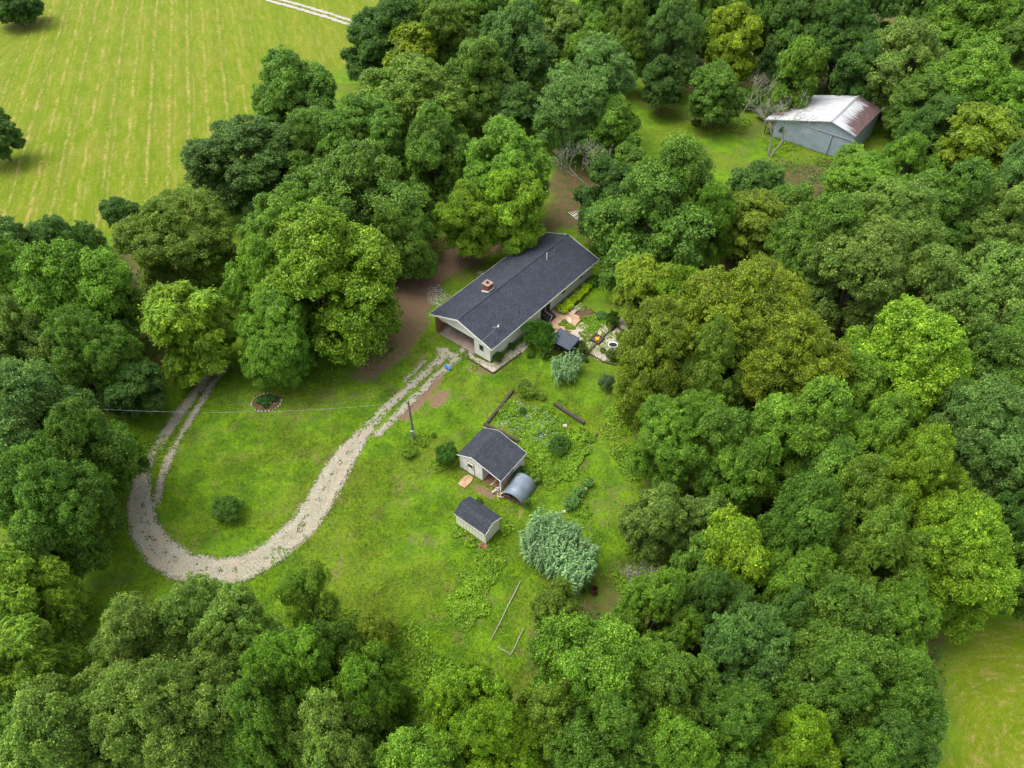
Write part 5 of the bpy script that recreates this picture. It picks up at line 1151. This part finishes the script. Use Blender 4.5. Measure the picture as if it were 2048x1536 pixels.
rr = np.random.default_rng(9); cc = np.stack([rr.normal(size=60)*.13-.05, rr.normal(size=60)*.1-.05, rr.uniform(.22,.4,60)], 1)
link('flowers', quads_mesh('flowers', leafquads(cc, np.array([0,0,1.])+rr.normal(size=(60,3))*.4, .14, .12, rr), tonemat('yellow_petals', (.65,.42,.01), (.8,.6,.02)), rr.random(60)), Pl)
# round tub
x, y = at(1226, 692); Tb = empty('garden_tub', (x, y, 0), 0, 'round pale rimmed tub of dark water sunk in the gravel bed', 'tub')
prof = [(.52,0),(.58,.20),(.60,.22),(.60,.25),(.54,.25),(.50,.20),(.48,.15)]; n = 28
MB().add([(q*math.cos(2*math.pi*k/n), q*.8*math.sin(2*math.pi*k/n), zz) for q, zz in prof for k in range(n)], [(i*n+k, i*n+(k+1) % n, (i+1)*n+(k+1) % n, (i+1)*n+k) for i in range(len(prof)-1) for k in range(n)]).build('rim', M_WHITE, Tb)
wt = MB().add([(.505*math.cos(2*math.pi*k/n), .505*.8*math.sin(2*math.pi*k/n), .17) for k in range(n)], [tuple(range(n))]).build('water', M_GLASS, Tb)
# glass pebbles of the pebble garden
GP = gpts([(1000,830),(1028,800),(1060,800),(1110,840),(1125,870),(1100,895),(1040,875),(990,850)])
def glassmask(x, y): return inpoly(x, y, GP) & (hash2(x*31, y*17, 8) < .25 + .9*(fbm(x*1.1, y*1.1, 81) > .47))
o = stones('glass_pebbles', glassmask, (-6, 7, 42, 56), 3400, .03, .065, tonemat('white_glass', (.45,.50,.55), (.85,.88,.9), .3), 'white and clear glass pebbles strewn in the weedy garden bed', .10, 31)
o = stones('blue_glass_pebbles', glassmask, (-6, 7, 42, 56), 1300, .035, .07, tonemat('blue_glass', (.05,.2,.6), (.15,.5,.75), .3), 'blue glass pebbles strewn in the weedy garden bed', .12, 32)
# round flower bed in the lawn
poly_sheet('flower_bed', [(505,806),(515,792),(535,786),(555,790),(562,805),(550,818),(528,824),(510,818)], .02, M_MULCH, .2)
fx, fy = at(533, 805)
RIM = ['far right', 'upper right, second', 'upper right, third', 'far upper right', 'top right', 'top, right of its middle', 'top middle', 'top, left of its middle', 'top left', 'upper left, third', 'upper left, second', 'upper left, first', 'left', 'lower left, first', 'lower left, second', 'lower left, third', 'bottom left', 'bottom, left of middle', 'bottom middle', 'bottom, right of middle', 'bottom right', 'lower right, third', 'lower right, second', 'lower right, first', 'right, below its middle', 'right']
for k in range(26):
    a = 2*math.pi*k/26
    if .4 < a < 1.2: continue
    o = MB().rock((0,0,.06), random.uniform(.07,.12)).build('bed_stone', M_STONE); o.location = (fx + 1.62*math.cos(a), fy + 1.32*math.sin(a), 0)
    tag(o, ('small pale stone on the %s rim of the round flower bed' % RIM[k]), 'stone', 'stones ringing the round flower bed')
for k, (dx, dy, q) in enumerate(((-.6,.1,.5), (.1,.4,.5), (.7,.3,.4), (0,-.5,.45))):
    me, tm, R0, H0 = BV['w']; o = empty('bedding_plant', (fx+dx, fy+dy, 0), k, ('bedding plant at the left of the round flower bed', 'bedding plant at the back of the round flower bed', 'bedding plant at the right of the round flower bed', 'bedding plant at the front of the round flower bed')[k], 'plant', 'plants in the round flower bed'); o.scale = (q, q, .6)
    link('foliage', me, o, (.05,.15,.03)); link('stems', tm, o)
# utility pole and wires
px_, py_ = at(828.5, 880); Up = empty('utility_pole', (px_, py_, 0), 0, 'weathered wooden utility pole with grey meter box on the lawn beside the drive', 'utility pole')
MB().tube([(0,0,-.2),(0,0,3),(.02,0,6.2)], [.15,.13,.10], 10, True).build('pole', simple('weathered_pole', (.22,.20,.15), (.12,.11,.08), 5), Up)
MB().box(-.17,.17,-.30,-.14,1.2,1.75).build('meter_box', M_GALV, Up); MB().tube([(0,-.2,1.75),(0,-.16,3.2)], .03, 6).build('conduit', M_GALV, Up)
MB().tube([(-.1,0,6.0),(.12,0,6.0)], .05, 6).build('insulator', M_WHITE, Up)
def wire(a, b, sag, r, label):
    pts = [(a[0]+(b[0]-a[0])*t, a[1]+(b[1]-a[1])*t, a[2]+(b[2]-a[2])*t - sag*4*t*(1-t)) for t in np.linspace(0, 1, 25)]
    mb = MB(); mb.tube([(p[0]-a[0], p[1]-a[1], p[2]-a[2]) for p in pts], r, 5, False)
    tw = MB(); 
    for k in range(0, 24):
        p, q = Vector(pts[k]), Vector(pts[k+1]); 
    o = mb.build('overhead_wire', simple('pale_cable', (.36,.38,.36), (.12,.13,.12), 2.2, .5)); o.location = a; tag(o, label, 'wire', 'service wires')
e = at(150, 815, 7.0); wire((px_, py_, 6.0), (e[0], e[1], 7.0), 1.1, .010, 'thick twisted service wire crossing the loop from the pole to the left trees')
m_w = hl(2.45, 4.0); wire((px_, py_, 6.0), (m_w[0], m_w[1], 4.05), .35, .012, 'thin service wire running from the pole to the mast on the house roof')
